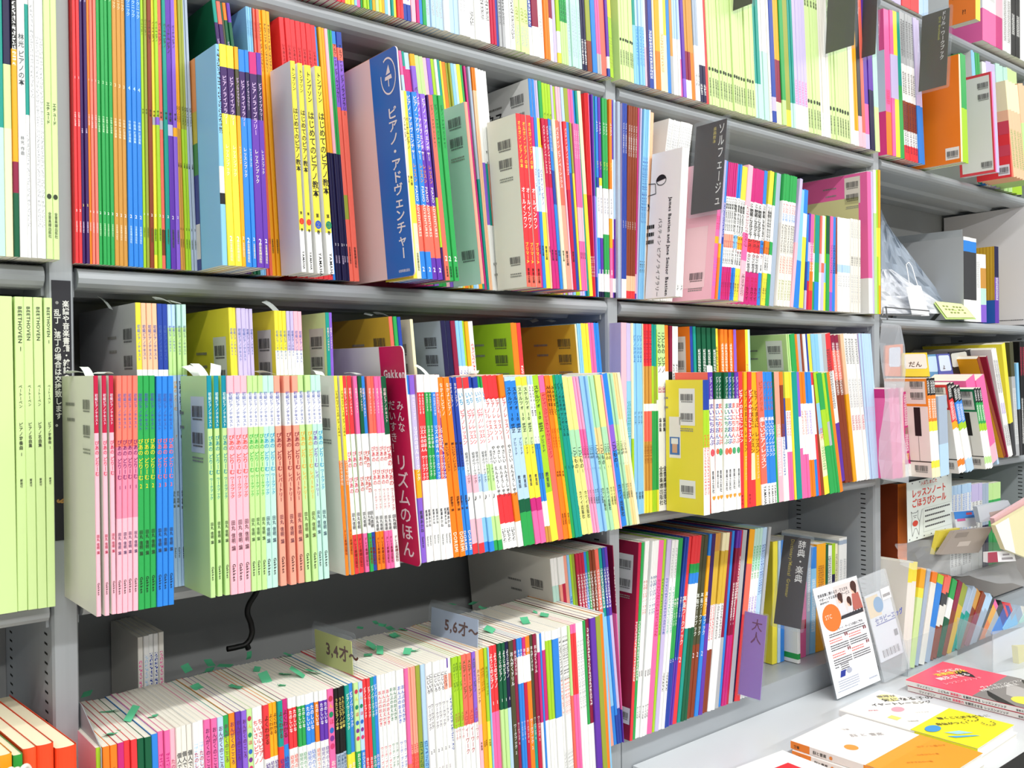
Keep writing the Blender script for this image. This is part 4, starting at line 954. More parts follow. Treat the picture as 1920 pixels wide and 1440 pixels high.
# ------------------------------------------------------------------ divider boards and signs between the books
def sheet(name, fb, ft, Y, phi, depth, thick, mats, label, cat, group=None, th=None, builder=None, mi=0, Yt=None):
    """a flat sheet standing across the shelf: front edge from pixel fb (foot) to ft (head) in the plane Y, running depth metres back; local x = rear to front, z = up"""
    P0, P1 = atY(*fb, Y), atY(*ft, Yt if Yt is not None else Y)
    ez = (P1-P0).normalized()
    ex = Vector((-math.sin(phi), -math.cos(phi), 0))
    ex = (ex - ez*ex.dot(ez)).normalized()
    ey = ez.cross(ex)
    H = (P1-P0).length
    o = empty(name)
    m = Matrix((ex, ey, ez)).transposed().to_4x4()
    m.translation = P0 - ex*depth + Vector((0, 0, ZO))
    o.matrix_world = m
    tag(o, label, cat, group)
    return o, H


def rounded(x0, x1, z0, z1, r, corners=(1, 1, 1, 1), n=4):
    pts = []
    for (cx, cz, a0), k in zip(((x1-r, z0+r, -90), (x1-r, z1-r, 0), (x0+r, z1-r, 90), (x0+r, z0+r, 180)), corners):
        if not k:
            pts.append({-90: (x1, z0), 0: (x1, z1), 90: (x0, z1), 180: (x0, z0)}[a0])
            continue
        for i in range(n+1):
            a = math.radians(a0+90*i/n)
            pts.append((cx+r*math.cos(a), cz+r*math.sin(a)))
    return pts


def plate(mb, pts, y0, y1, mi=0):            # outline in x, z given thickness in y
    n = len(pts)
    mb.add([(x, y0, z) for x, z in pts]+[(x, y1, z) for x, z in pts],
           [tuple(range(n)), tuple(range(n, 2*n))[::-1]]+[((i+1) % n, i, n+i, n+(i+1) % n) for i in range(n)], mi)


def quad(mb, x0, x1, z0, z1, y, mi=0):
    mb.add([(x0, y, z0), (x1, y, z0), (x1, y, z1), (x0, y, z1)], [(0, 1, 2, 3)], mi)


WHT = mat('f6f6f6', .5)
BLKM = mat('2b2622', .4)


def build_signs():
    # blue board of the piano method
    D = .175
    o, H = sheet('divider_board', (778, 516), (743, 84), -.1, math.radians(2), D, .002, None, 'tall blue divider board with white vertical lettering and pale rear panel, upper row', 'divider board')
    mb = MB()
    plate(mb, rounded(0, D, 0, H, .006, (1, 1, 0, 0)), 0, .0016)
    b = mb.obj('board', [mat('f2dcd8', .4)], o)
    mb = MB()
    plate(mb, rounded(D-.062, D-.0002, .0002, H-.0002, .006, (1, 1, 0, 0)), -.0004, -.00005)
    mb.obj('blue_panel', [mat('1f74cc', .35)], o)
    mb = MB()
    vtext(mb, 'ピアノ・アドヴェンチャー', D-.02, H-.066, .0215, y=-.0008, bold=.02, stretch=.69)
    for i in range(28):
        a0, a1 = math.radians(120-i*11), math.radians(120-(i+1)*11)
        r0, r1 = .0155, .0172
        cx, cz = D-.022, H-.03
        mb.add([(cx+r*math.cos(a), -.0008, cz+r*1.25*math.sin(a)) for r, a in ((r0, a0), (r0, a1), (r1, a1), (r1, a0))], [(0, 1, 2, 3)])
    cx, cz = D-.022, H-.03                   # small grand piano in the ring
    mb.add([(cx-.008, -.0008, cz-.004), (cx+.008, -.0008, cz-.004), (cx+.007, -.0008, cz+.001), (cx-.007, -.0008, cz)], [(0, 1, 2, 3)])
    mb.add([(cx-.005, -.0008, cz+.002), (cx+.005, -.0008, cz+.003), (cx+.002, -.0008, cz+.013)], [(0, 1, 2)])
    quad(mb, cx-.001, cx+.001, cz-.012, cz-.004, -.0008)
    htext(mb, '全音楽譜出版社', D-.034, .006, .0036, y=-.0008)
    mb.obj('lettering', [WHT], o)
    # plain brown card behind it
    o2, H2 = sheet('backing_card', (784, 516), (749, 80), -.098, math.radians(2), .185, .002, None, 'brown cardboard sheet showing as a thin edge behind the blue divider board', 'card')
    mb = MB()
    plate(mb, [(0, 0), (.165, 0), (.165, H2), (0, H2)], 0, .002)
    mb.obj('card_sheet', [mat('b98148', .7)], o2)
    # crimson board
    D = .17
    o, H = sheet('divider_board', (789, 1064), (755, 648), -.13, math.radians(2), D, .002, None, 'tall crimson divider board with white lettering and white rear panel, third row', 'divider board')
    mb = MB()
    plate(mb, rounded(0, D, 0, H, .007, (1, 1, 0, 0)), 0, .0016)
    mb.obj('board', [mat('dadbd8', .4)], o)
    mb = MB()
    plate(mb, rounded(D-.053, D-.0002, .0002, H-.0002, .007, (1, 1, 0, 0)), -.0004, -.00005)
    mb.obj('crimson_panel', [mat('c4164f', .32)], o)
    mb = MB()
    fn = None
    htext(mb, 'Gakken', D-.046, H-.036, .0125, y=-.0008, bold=.035)
    vtext(mb, 'みんな', D-.0155, H-.062, .0155, y=-.0008, bold=.01, stretch=.8)
    vtext(mb, 'だいすき！', D-.034, H-.062, .0155, y=-.0008, bold=.01, stretch=.8)
    vtext(mb, 'リズムのほん', D-.0225, H-.124, .026, y=-.0008, bold=.012, stretch=.78)
    mb.obj('lettering', [mat('f6e4ea', .5)], o)

    def brown(name, fb, ft, Y, D, label, words, cat='sign', phi=2, dark='3a3231', rim=.006, Hc=None, Yt=None):
        o, H = sheet(name, fb, ft, Y, math.radians(phi), D, .002, None, label, cat, Yt=Yt)
        mb = MB()
        plate(mb, rounded(-rim, D+rim, -rim, H+rim, .004), .0012, .0026)
        plate(mb, rounded(-rim, D+rim, -rim, H+rim, .004), -.0016, -.0004)
        mb.obj('clear_holder', [ACRYL], o)
        mb = MB()
        plate(mb, [(0, 0), (D, 0), (D, H), (0, H)], -.0003, .001)
        mb.obj('card', [mat(dark, .45)], o)
        mb = MB()
        ms = []
        for col, x, z, size, text, st in words:
            m = mat(col, .5)
            if m not in ms:
                ms.append(m)
            vtext(mb, text, x*D, H-z*H, size*D, ms.index(m), y=-.00035, bold=.01, stretch=st)
        if ms:
            mb.obj('lettering', ms, o)
        return o, H
    brown('section_sign', (1352, 392), (1363, 222), -.1, .062, 'dark brown sight-singing section sign in clear acrylic holder between white and pink books',
          [('f2f0ec', .86, .03, .2, 'ソルフェージュ', 1.55), ('c8b45a', .64, .06, .11, '楽典教本', 1)])
    brown('section_sign', (1774, 159), (1781, 14), -.1, .06, 'olive-brown workbook section sign with Japanese title above the orange book, far bay',
          [('f2f0ec', .8, .02, .16, 'ドリル・ワークブック', 1.1), ('b8b83c', .66, .08, .12, 'Drill Workbook', .9)], dark='47432c')
    brown('section_sign', (1601, 84), (1607, -60), -.085, .06, 'olive-brown blank-looking section sign hanging over pale lime scores, top row', [], dark='48462f')
    brown('section_sign', (1641, 101), (1647, -60), -.05, .034, 'narrow black section sign with one white character beside the post, top row',
          [('f2f0ec', .55, .02, .42, 'ツェルネ', .93)], dark='2a2422')
    brown('section_sign', (1410, 6), (1413, -60), -.06, .056, 'black section sign showing only its lower corner over pale lime scores', [], dark='33291f')
    brown('section_sign', (1501, 1180), (1520, 1011), -.055, .054, 'dark brown dictionaries section sign in clear holder, bottom row of middle bay',
          [('f2f0ec', .72, .03, .3, '辞典・楽典', .95), ('c8b43c', .36, .03, .18, 'Dictionary/Musical Grammar', .8)], phi=-4)
    # handwritten cards
    o, H = brown('age_card', (1425, 1313), (1438, 1155), -.062, .044, 'purple card with brush-lettered characters for adults in a clear sleeve, bottom row', [('6a2058', .6, .06, .5, '大人', 1)], cat='card', phi=-2, dark='9a74c4', rim=.003)
    for fb, ft, Yc, D, dark, txt, lab in (((662, 1266), (658.6, 1203), -.066, .078, 'c3c876', '3,4才〜', 'pale olive age card reading three and four in clear holder on the songbooks'),
                                          ((895, 1219), (896.5, 1162), -.088, .092, 'b3c0da', '5,6才〜', 'pale blue age card reading five and six in clear holder on the songbooks')):
        o, H = sheet('age_card', fb, ft, Yc, math.radians(-4), D, .002, None, lab, 'card')
        mb = MB()
        plate(mb, rounded(-.004, D+.007, -.0005, H+.01, .005), .0008, .002)
        plate(mb, rounded(-.004, D+.005, -.0005, H+.006, .005), -.0016, -.0004)
        mb.obj('clear_holder', [ACRYL], o)
        mb = MB()
        plate(mb, [(0, 0), (D, 0), (D, H), (0, H)], -.0002, .0006)
        mb.obj('card', [mat(dark, .6)], o)
        mb = MB()
        htext(mb, txt, D*.3, H*.36, H*.5, y=-.0003, bold=.03)
        mb.obj('lettering', [mat('5a2a1c', .6)], o)
    # clear sleeve hanging off the far post
    P = [atY(x, y, -.135) for x, y in ((1652, 898), (1690, 905), (1682, 612), (1655, 606))]
    mb = MB()
    n = 8
    for i in range(n):
        for j in range(4):
            q = []
            for (u, v) in ((j/4, i/n), ((j+1)/4, i/n), ((j+1)/4, (i+1)/n), (j/4, (i+1)/n)):
                p = (P[0]*(1-u)+P[1]*u)*(1-v)+(P[3]*(1-u)+P[2]*u)*v
                q.append(p+Vector((0, .006*math.sin(v*9+u*4)-.01*u, ZO)))
            mb.add(q, [(0, 1, 2, 3)])
    tag(mb.obj('plastic_sleeve', [HAZY]), 'crumpled translucent plastic sleeve hanging in front of the far post', 'sleeve')


# ------------------------------------------------------------------ things printed on or stuck into books
def barcode_mesh():
    mb = MB()
    rnd = random.Random(3)
    y = 0
    while y < .026:
        w_ = rnd.choice((.0004, .0004, .0008, .0012))
        mb.add([(0, y, .003), (0, y, .0145), (0, y+w_, .0145), (0, y+w_, .003)], [(0, 1, 2, 3)], 0)
        y += w_+rnd.choice((.0004, .0006, .0009))
    y = .001
    while y < .025:
        mb.add([(0, y, 0), (0, y, .0018), (0, y+.0012, .0018), (0, y+.0012, 0)], [(0, 1, 2, 3)], 0)
        y += .0021
    return mb.mesh('barcode', [mat('3a3a3e', .6)])


def cover_print(o, rects, name='cover_print'):
    mb = MB()
    ms = []
    for k, (y0, y1, z0, z1, col) in enumerate(rects):
        m = mat(col, .5)
        if m not in ms:
            ms.append(m)
        x = -.0002-.00008*k
        mb.add([(x, y0, z0), (x, y0, z1), (x, y1, z1), (x, y1, z0)], [(0, 1, 2, 3)], ms.index(m))
    p = mb.obj(name, ms, o)
    p['kind'] = 'stuff'
    return p


def fine_lines(mb, y0, y1, z0, n, gap, col_i, x=-.0006, rnd=random.Random(5)):
    for i in range(n):
        y = y0
        while y < y1:
            l = rnd.uniform(.0015, .004)
            mb.add([(x, y, z0-gap*i), (x, y, z0-gap*i+gap*.5), (x, min(y1, y+l), z0-gap*i+gap*.5), (x, min(y1, y+l), z0-gap*i)], [(0, 1, 2, 3)], col_i)
            y += l+.0008


def build_prints():
    bc = barcode_mesh()

    def hgt(o):
        return max(v[2] for v in o.bound_box)

    def codes(i, zs, y=.012, sc=1, panel=None, lines=True):
        o = BID.get(i)
        if not o:
            return
        H = hgt(o)
        zs = [z if z < .15 else H-.03 for z in zs]
        if panel:
            cover_print(o, [(y-.004*sc, y+.031*sc, H-max(zs)-.006, H-min(zs)+.024*sc, panel)], 'code_panel')
        for z in zs:
            b = link('barcode', bc, o, (-.0006, y, H-z))
            b.scale = (1, sc, sc)
        if lines:
            mb = MB()
            fine_lines(mb, y, y+.028*sc, H-max(zs)-.012, 2, .0032, 0)
            fine_lines(mb, y+.05, y+.08, H-min(zs)+.005, 1, .006, 0)
            fine_lines(mb, y+.05, y+.075, H-min(zs)-.01, 1, .006, 0)
            q = mb.obj('cover_text', [mat('8f8f8a', .6)], o)
            q['kind'] = 'stuff'
    codes('c1', (.04, .068))
    codes('c2', (.055, .082), .014, 1, 'd6d6d2')
    codes('c3', (.045, .072), .014, 1, 'd0d0cc')
    codes('c4', (.042, .066), .01, 1, 'c8ccc0')
    codes('c5', (.04, .064), .012)
    codes('c6', (.045, .07), .012)
    codes('g1', (.035, .058), .012)
    codes('g2', (.035, .058), .012)
    codes('g3', (.035, .058), .012)
    codes('f1', (.034, .058), .012, .8)
    codes('f2', (.045, .072), .012, 1, 'd4dcd6')
    codes('f3', (.034, .06), .014, .9)
    codes('b1', (.03, .055), .01)
    codes('b1', (.235,), .008, 1, None, False)
    codes('b2', (.045, .07), .014)
    codes('b2', (.2,), .01, .8)
    codes('b3', (.034, .06), .012, 1.1)
    codes('lgb', (.035, .06), .014, 1, 'e4ece0')
    codes('o1', (.04, .07), .014, 1, 'e8e4dc')
    codes('yel', (.035, .065), .02, .9, 'f2f2ec')
    codes('yel', (.22,), .02, .9, 'f2f2ec', False)
    codes('pk2', (.03, .055), .02, 1, 'e8e0d4')
    codes('pkf', (.24,), .02)
    codes('d1', (.05, .08), .02, 1)
    codes('mar', (.045, .075), .014, 1, 'd8dce0')
    codes('mar', (.27,), .006, .8, 'd8dce0', False)
    if 'd1' in BID:
        pass
    o = BID.get('pkf')
    if o:                                    # pale flap pocket on the pink folder
        cover_print(o, [(.016, .06, .02, .12, 'f6cdd4')], 'flap')
    o = BID.get('pk2')
    if o:
        cover_print(o, [(.02, .2, .02, .24, 'd9d59a')], 'inner_panel')
    o = BID.get('b3')
    if o:
        mb = MB()
        H = hgt(o)
        for k, (t, zz, sz) in enumerate((('クス', .05, .02), ('楽譜', .078, .012))):
            htext(mb, t, 0, 0, sz, fn=lambda a, b, zz=zz: (-.0006, .1-a, H-zz+b), bold=.02)
        mb.obj('cover_lettering', [mat('2a2a30', .6)], o)
    o = BID.get('yel')
    if o:                                    # round photo badge of a child in a cap, plus text
        cover_print(o, [(.045, .068, .085, .15, 'f4efe6'), (.047, .067, .09, .118, '4a78b8'), (.052, .062, .093, .108, 'd9a888'), (.05, .064, .107, .116, 'f2f0ea')], 'badge')
    o = BID.get('bas')                       # the white sheet with drawing and composer names
    if o:
        H = hgt(o)
        mb = MB()
        def fv(yc, z0):
            return lambda a, b: (-.0006, yc-b, z0-a)
        htext(mb, 'James Bastien and Jane Smisor Bastien', 0, 0, .0085, 0, fn=fv(.022, H-.075), bold=.02)
        htext(mb, 'バスティン ピアノライブラリー', 0, 0, .0085, 0, fn=fv(.041, H-.105), bold=.0)
        k = mb.obj('cover_lettering', [mat('26262a', .6)], o)
        mb = MB()

        def stroke(pts, w_, mi):
            for (y0, z0), (y1, z1) in zip(pts, pts[1:]):
                d = Vector((y1-y0, z1-z0)).normalized()
                nx = Vector((-d.y, d.x))*w_
                mb.add([(-.0006, y0+nx.x, z0+nx.y), (-.0006, y0-nx.x, z0-nx.y), (-.0006, y1-nx.x, z1-nx.y), (-.0006, y1+nx.x, z1+nx.y)], [(0, 1, 2, 3)], mi)
        for cy, cz, s in ((.04, H-.045, 1), (.07, H-.085, .8)):   # two cartoon players
            stroke([(cy+.01*s*math.cos(a*.5), cz+.008*s*math.sin(a*.5)) for a in range(14)], .0006, 0)
            mb.add([(-.0005, cy+.010*s*math.cos(a*.35-.2), cz+.009*s*math.sin(a*.35-.2)) for a in range(10)], [tuple(range(10))], 0)
            stroke([(cy+.012*s, cz-.004), (cy+.03*s, cz-.002), (cy+.03*s, cz-.022*s), (cy+.01*s, cz-.02*s), (cy+.012*s, cz-.004)], .0006, 0)
            stroke([(cy+.03*s, cz-.002), (cy+.05*s, cz+.004), (cy+.045*s, cz-.03*s)], .001, 0)
            mb.add([(-.0005, cy+.032*s, cz-.004), (-.0005, cy+.05*s, cz-.002), (-.0005, cy+.044*s, cz-.02*s)], [(0, 1, 2)], 1)
        fine_lines(mb, .05, .07, H-.12, 3, .012, 0)
        q = mb.obj('cover_drawing', [mat('1a1a1a', .6), mat('8e3030', .6)], o)
        q['kind'] = 'stuff'
    o = BID.get('lbl')                       # rainbow band at the rear of the pale blue cover
    if o:
        H = hgt(o)
        cover_print(o, [(.055, .16, H*.75, H, 'e89a5c'), (.055, .16, H*.6, H*.75, 'c8b84a'), (.055, .16, H*.45, H*.6, '4a8a4a'), (.055, .16, 0, H*.45, '40468c'), (.055, .08, .012, .05, 'd8d4d8')], 'rainbow_band')


def slip(kind, lab, grp, P, ang, mats, w_=.012, l_=.022, lean=.4):
    """a folded paper order slip poking out of the pages"""
    mb = MB()
    n = 4
    pts = []
    for i in range(n+1):
        t = i/n
        pts.append((l_*(t-.3), l_*(.4*t*(.4+lean)+.25*math.sin(t*3)*lean)+.003*t))
    for (a, za), (b, zb) in zip(pts, pts[1:]):
        mb.add([(-w_/2, a, za), (w_/2, a, za), (w_/2, b, zb), (-w_/2, b, zb)], [(0, 1, 2, 3)])
    o = mb.obj(kind, [mats])
    o.location = P+Vector((0, 0, ZO))
    o.rotation_euler = (random.uniform(-.5, .3), random.uniform(-.3, .3), ang)
    m = o.modifiers.new('thick', 'SOLIDIFY')
    m.thickness = .0002
    tag(o, lab, 'paper slip', grp)
    return o


def build_slips():
    g = mat('57b98a', .7)
    wm = mat('d9e2dc', .7)
    rnd = random.Random(11)
    k = 0
    for x, y in ((366, 1227), (346, 1250), (372, 1287), (388, 1255), (428, 1247), (466, 1229), (481, 1255), (499, 1273), (537, 1261), (562, 1263), (529, 1281), (592, 1256), (543, 1225), (213, 1329), (206, 1372), (243, 1343), (285, 1340), (447, 1286), (160, 1300),
                 (674, 1176), (699, 1212), (712, 1221), (756, 1178), (781, 1215), (763, 1222), (734, 1178), (743, 1190), (909, 1138), (922, 1181), (1013, 1146), (1020, 1153), (986, 1164), (690, 1226), (892, 1128), (720, 1170), (688, 1160), (850, 1133)):
        f = (x-180)/950
        P = atz(x, y, -.364+.024*f)
        P = Vector((P.x, min(P.y, .1), -.366+.024*f))
        k += 1
        slip('order_slip', f'green paper slip {"curled" if k % 2 else "folded"} out of the songbook pages, {ORD[(k-1)//2] if k < 41 else "last"} {"curled" if k % 2 else "folded"} one from the near post', 'green slips in the songbooks', P, rnd.uniform(-.9, .9), g, rnd.uniform(.006, .012), rnd.uniform(.01, .02), rnd.uniform(-.6, .3))
    k = 0
    for x, y, Y in ((152, 702, -.05), (165, 703, -.06), (188, 703, -.05), (310, 567, .0), (328, 569, 0), (200, 575, .03), (366, 703, -.05), (378, 703, -.07), (402, 703, -.07), (505, 702, -.06), (512, 581, .0), (598, 703, -.07), (690, 592, .03), (720, 592, .02), (668, 703, -.06), (795, 700, -.05), (890, 700, -.05), (1003, 603, .08), (1035, 603, .08), (1330, 697, -.05), (1080, 1004, .1)):
        P = atY(x, y+2, Y)
        k += 1
        slip('order_slip', f'pale paper slip sticking up from the third-row books, {ORD[k-1] if k < 21 else "last"} from the near post', 'pale slips in the third row', P, rnd.uniform(-.8, .8), wm, rnd.uniform(.008, .012), rnd.uniform(.014, .02))
    # black cable hanging under the third shelf
    cu = bpy.data.curves.new('cable', 'CURVE')
    cu.dimensions = '3D'
    cu.bevel_depth = .0035
    cu.bevel_resolution = 3
    for pl in ([(492, 1080), (481.6, 1108), (464, 1144), (471, 1172), (472, 1190), (462, 1207), (445, 1213), (426, 1217)], [(462, 1207), (466, 1217)]):
        sp = cu.splines.new('BEZIER')
        sp.bezier_points.add(len(pl)-1)
        for bp, (x, y) in zip(sp.bezier_points, pl):
            bp.co = atY(x, y, .1)+Vector((0, 0, ZO))
            bp.handle_left_type = bp.handle_right_type = 'AUTO'
    cu.materials.append(mat('101010', .5))
    o = bpy.data.objects.new('cable', cu)
    COL.objects.link(o)
    tag(o, 'black cable end hanging behind the songbooks under the third shelf', 'cable')


build_signs()
build_prints()
build_slips()

# ------------------------------------------------------------------ far bay
def far_bay():
    row('drill_workbook', 'drill book', 'far bay, top row', ZA, -.02, [
        (0, 'wh', dict(b=1664, t=1659, yt=18)), (1, 'pk/oo.7|re.55-.65;c=lp', dict(b=1674, t=1667, yt=20, id='dr1', d=.2)), (1, 'pk/la.3/pk.6', dict(b=1680, t=1673, yt=21)), (1, 'ye/la.3/ye.6', dict(b=1689, t=1681, yt=23)), (1, 'te/gr.5', dict(b=1697, t=1688, yt=25)),
        (5, 'gy/wh.35/br.6/wh.8/re.9|dk.05-.3,bk.4-.55,nv.62-.95', dict(b=1723, t=1712, yt=32, c='grey and brown checked')), (2, 'la/bl.6', dict(b=1736, t=1724, yt=38)),
        (0, 'wh', dict(b=1803, t=1797, yt=101, Y=-.085, d=.17)), (1, 'cm;c=oo', dict(b=1806, t=1801, yt=102, id='dro')), (2, 'gr/li.5', dict(b=1817, t=1811, yt=104)),
        (0, 'wh', dict(b=1834, t=1820, yt=92, Y=.0, d=.2)), (2, 'sk/te.5;c=wh', dict(b=1842, t=1828, yt=96)), (2, 'gr/bl.4', dict(b=1850, t=1836, yt=100)), (2, 'wh', dict(b=1858, t=1850, yt=118)), (2, 'la', dict(b=1876, t=1866, yt=122)), (3, 'mt/lg.4', dict(b=1898, t=1888, yt=128)), (2, 'pg/li.4', dict(b=1918, t=1907, yt=134)),
        (0, 'wh', dict(b=1867, t=1856, yt=133, Y=-.085, d=.08)), (1, 'pk;c=wh', dict(b=1869.5, t=1860, yt=134, id='drw')), (1, 'la', dict(b=1875, t=1866, yt=135)),
        (0, 'wh', dict(b=1897, t=1886, yt=152)), (1, 're/co.4;c=re', dict(b=1900, t=1889, yt=153, id='drr')), (4, 'cm/pe.3|gr.5-.9', dict(b=1924, t=1908, yt=158)), (3, 'pe/lg.4', dict(b=1950, t=1935, yt=165)),
    ], h=.3, d=.2)
    row('picture_songbook', 'picture book', 'far bay, uppermost row', .7775, -.004, [
        (0, 'wh', dict(b=1650)), (3, 'wh/la.5', dict(b=1690)), (2, 'mt/re.6', dict(b=1722)), (2, 'lb', dict(b=1740)), (0, 'wh', dict(b=1829, Y=-.07, d=.06)), (1, 'ye;c=sk', dict(b=1838, id='ppb', h=.26)), (0, 'wh', dict(b=1842, Y=-.02, d=.2)), (2, 'wh/pk.7|gy.3-.6', dict(b=1868)), (1, 'lp/ma.7', dict(b=1880)), (2, 'wh|dk.5-.9', dict(b=1896)), (2, 'bk|wh.6-.8', dict(b=1912)), (3, 'wh', dict(b=1945)),
    ], h=.29, d=.2)
    for k, rs in (('dro', [(.004, .034, .008, .034, 'f2eee4')]), ('drw', None), ('ppb', None), ('drr', None), ('dr1', None)):
        o = BID[k]
        H = max(v[2] for v in o.bound_box)
        if k == 'drw':
            rs = [(0, .08, 0, H, 'e84a58'), (.004, .074, .006, H-.006, 'f0eef0')]
        if k == 'drr':
            rs = [(.004, .03, H-.07, H-.012, 'f2eef0'), (.004, .03, .006, .03, 'f2eef0'), (.0, .06, .1, .13, 'd8485c'), (0, .06, .05, .075, 'd8485c')]
        if k == 'ppb':
            rs = [(0, .06, H*.62, H, '3f6a3c'), (.01, .04, H*.8, H*.95, '8a8a3c'), (0, .06, H*.34, H*.62, '4f96d8'), (.01, .05, H*.36, H*.44, 'c8dcec'), (0, .06, 0, H*.34, 'f4822c')]
        if k == 'dr1':
            rs = [(0, .2, 0, H*.3, 'e23c8c'), (0, .2, H*.3, H*.72, 'c9cfe4'), (0, .012, H*.72, H, 'f05a9c'), (.012, .2, H*.72, H, 'cdd3ea')]
        cover_print(o, rs, 'cover_panel')
        if k in ('dro', 'drw', 'drr'):
            bcm = bpy.data.meshes['barcode']
            for z in ({'dro': (.012,), 'drw': (.012, H-.035, H-.06), 'drr': (.01, H-.04, H-.06)}[k]):
                b = link('barcode', bcm, o, (-.0012, .006, z))
                b.scale = (1, .9, 1)
        if k == 'ppb':
            mb = MB()
            htext(mb, 'たんたん', 0, 0, .012, fn=lambda a, b: (-.0012, .052-a, H*.22+b))
            htext(mb, '?!', 0, 0, .014, fn=lambda a, b: (-.0012, .03-a, H*.07+b))
            mb.obj('cover_lettering', [mat('3a2a1a', .6)], o)
    # second row: books, boards, plastic bag
    row('sound_book', 'book', 'far bay, second row', ZB, .012, [
        (0, 'wh', dict(b=1807, t=1806, yt=447)), (2, 'wh/bl.04/dk.17/wh.74;c=gy', dict(b=1832, t=1831, yt=448, c='black and sky-capped', d=.17)), (1, 'wh|gy.1-.5', dict(b=1841, t=1839, yt=477)), (1, 'wh/tn.2/mt.5/vi.74', dict(b=1851, t=1849, yt=478)), (0, 'wh', dict(b=1866, t=1865, yt=462)), (1, 'nv/pu.4|wh.4-.7;c=ry', dict(b=1873.5, t=1872, yt=463, id='stp')),
    ], h=.16, d=.16)
    o = BID['stp']
    H = max(v[2] for v in o.bound_box)
    cover_print(o, [(.002+.008*k, .006+.008*k, H*.3, H, 'c69a2a') for k in range(14)]+[(.0, .06, 0, H*.3, '2a62b4'), (.03, .1, 0, H*.22, '1c2a6a')], 'stripes')
    mb = MB()
    mb.slab([(2.35, -.005, ZB), (2.318, .2, ZB), (2.318, .2, ZB+.302), (2.35, -.005, ZB+.31)], (.012, 0, 0))
    b = mb.obj('white_board', [mat('d9d8dc', .5)])
    b.location.z = ZO
    tag(b, 'large plain white board standing against the far side panel, second row', 'board')
    mb = MB()
    fine_lines(mb, .01, .19, .012, 1, .004, 0, x=0)
    t = mb.obj('small_print', [mat('55555a', .6)], b)
    t.matrix_local = Matrix.Translation((2.3485, -.004, ZB)) @ Matrix.Rotation(math.radians(8.9), 4, 'Z')
    t['kind'] = 'stuff'
    X = Xof(1806, .03, ZB+.1)-.004
    mb = MB()
    mb.slab([(X, .03, ZB), (X-.015, .2, ZB), (X-.015, .2, ZB+.225), (X, .03, ZB+.225)], (-.0012, 0, 0))
    mb.slab([(X, .03, ZB+.0005), (X-.015, .2, ZB+.0005), (X-.13, .19, ZB+.0005), (X-.11, .03, ZB+.0005)], (0, 0, .0012))
    b = mb.obj('steel_bookend', [STEEL])
    b.location.z = ZO
    tag(b, 'tall grey steel bookend supporting the black-spined books, far bay second row', 'bookend')
    # draped film bags
    rnd = random.Random(4)

    def film(name, outline, Yf, m, lab, cat, nx=10, nz=10, amp=.006):
        # outline(u, v) in photograph pixels, lying near the plane Yf(u, v)
        mb = MB()
        vs = []
        for j in range(nz+1):
            for i in range(nx+1):
                u, v = i/nx, j/nz
                x, y = outline(u, v)
                p = atY(x, y, Yf(u, v)+amp*(rnd.random()-.5))
                vs.append(p+Vector((0, 0, ZO)))
        fs = [(j*(nx+1)+i, j*(nx+1)+i+1, (j+1)*(nx+1)+i+1, (j+1)*(nx+1)+i) for j in range(nz) for i in range(nx)]
        mb.add(vs, fs)
        o = mb.obj(name, [m])
        return tag(o, lab, cat)
    reflection_film = clear('bluish_reflection_film', 'c6d6ea', .55, .08)  # clear film; its bluish reflections are put into the tint
    white_film = clear('white_film', 'eef1f8', .8, .15)
    film('plastic_bag', lambda u, v: (1652+u*(12+v*128), 392+v*196+u*(30 - 30*v)), lambda u, v: .06+.05*(1-v), reflection_film, 'crumpled clear plastic bag tinted with bluish reflections leaning behind the far post, second row', 'bag', amp=.014)
    film('plastic_bag', lambda u, v: (1652+u*(20+v*120), 505+v*83), lambda u, v: .005+.04*(1-v), white_film, 'glossy white plastic bag slumped at the front of the far bay second row', 'bag', amp=.012)
    P = [atY(x, y, -.002)+Vector((0, 0, ZO)) for x, y in ((1710, 593), (1742, 592), (1726, 536), (1698, 538))]
    mb = MB()
    mb.slab(P, (0, -.001, 0))
    o = tag(mb.obj('price_tag', [mat('f4f6fa', .5)]), 'white hanging price tag on the plastic bags, far bay second row', 'tag')
    mb = MB()
    Q = [atY(x, y, -.002)+Vector((0, -.0002, ZO)) for x, y in ((1705, 537), (1700, 505), (1698, 496), (1703, 491), (1709, 500), (1720, 537))]
    for a, b in zip(Q, Q[1:]):
        mb.slab([a, b, b+Vector((.003, 0, 0)), a+Vector((.003, 0, 0))], (0, -.0006, 0))
    mb.obj('tag_loop', [mat('f4f6fa', .5)], o)
    # wire tray the bags lie in
    cu = bpy.data.curves.new('wire_tray', 'CURVE')
    cu.dimensions = '3D'
    cu.bevel_depth = .0014
    for pl in ([(1655, 592), (1656, 577), (1661, 575), (1664, 600)], [(1660, 576), (1742, 583)], [(1657, 590), (1726, 592)]):
        sp = cu.splines.new('POLY')
        sp.points.add(len(pl)-1)
        for bp, (x, y) in zip(sp.points, pl):
            bp.co = (*(atY(x, y, -.012)+Vector((0, 0, ZO))), 1)
    cu.materials.append(mat('9a9ca0', .25, metal=1))
    me = bpy.data.meshes.new_from_object(link('tmp', cu))
    bpy.data.objects.remove(bpy.data.objects['tmp'])
    tag(link('wire_tray', me), 'thin bent wire tray edge holding the plastic bags on the shelf', 'tray')
    # yellow handwritten card on a little easel
    P = [atY(x, y, Yy)+Vector((0, 0, ZO)) for x, y, Yy in ((1773, 598, -.02), (1830, 598, -.02), (1806, 570, .02), (1748, 564, .02))]
    mb = MB()
    mb.slab(P, (0, 0, -.001))
    o = tag(mb.obj('notice_card', [mat('b9d27c', .5)]), 'small pale yellow notice card with green rim on the second shelf front', 'card')
    ctr = sum(P, Vector())/4
    mb = MB()
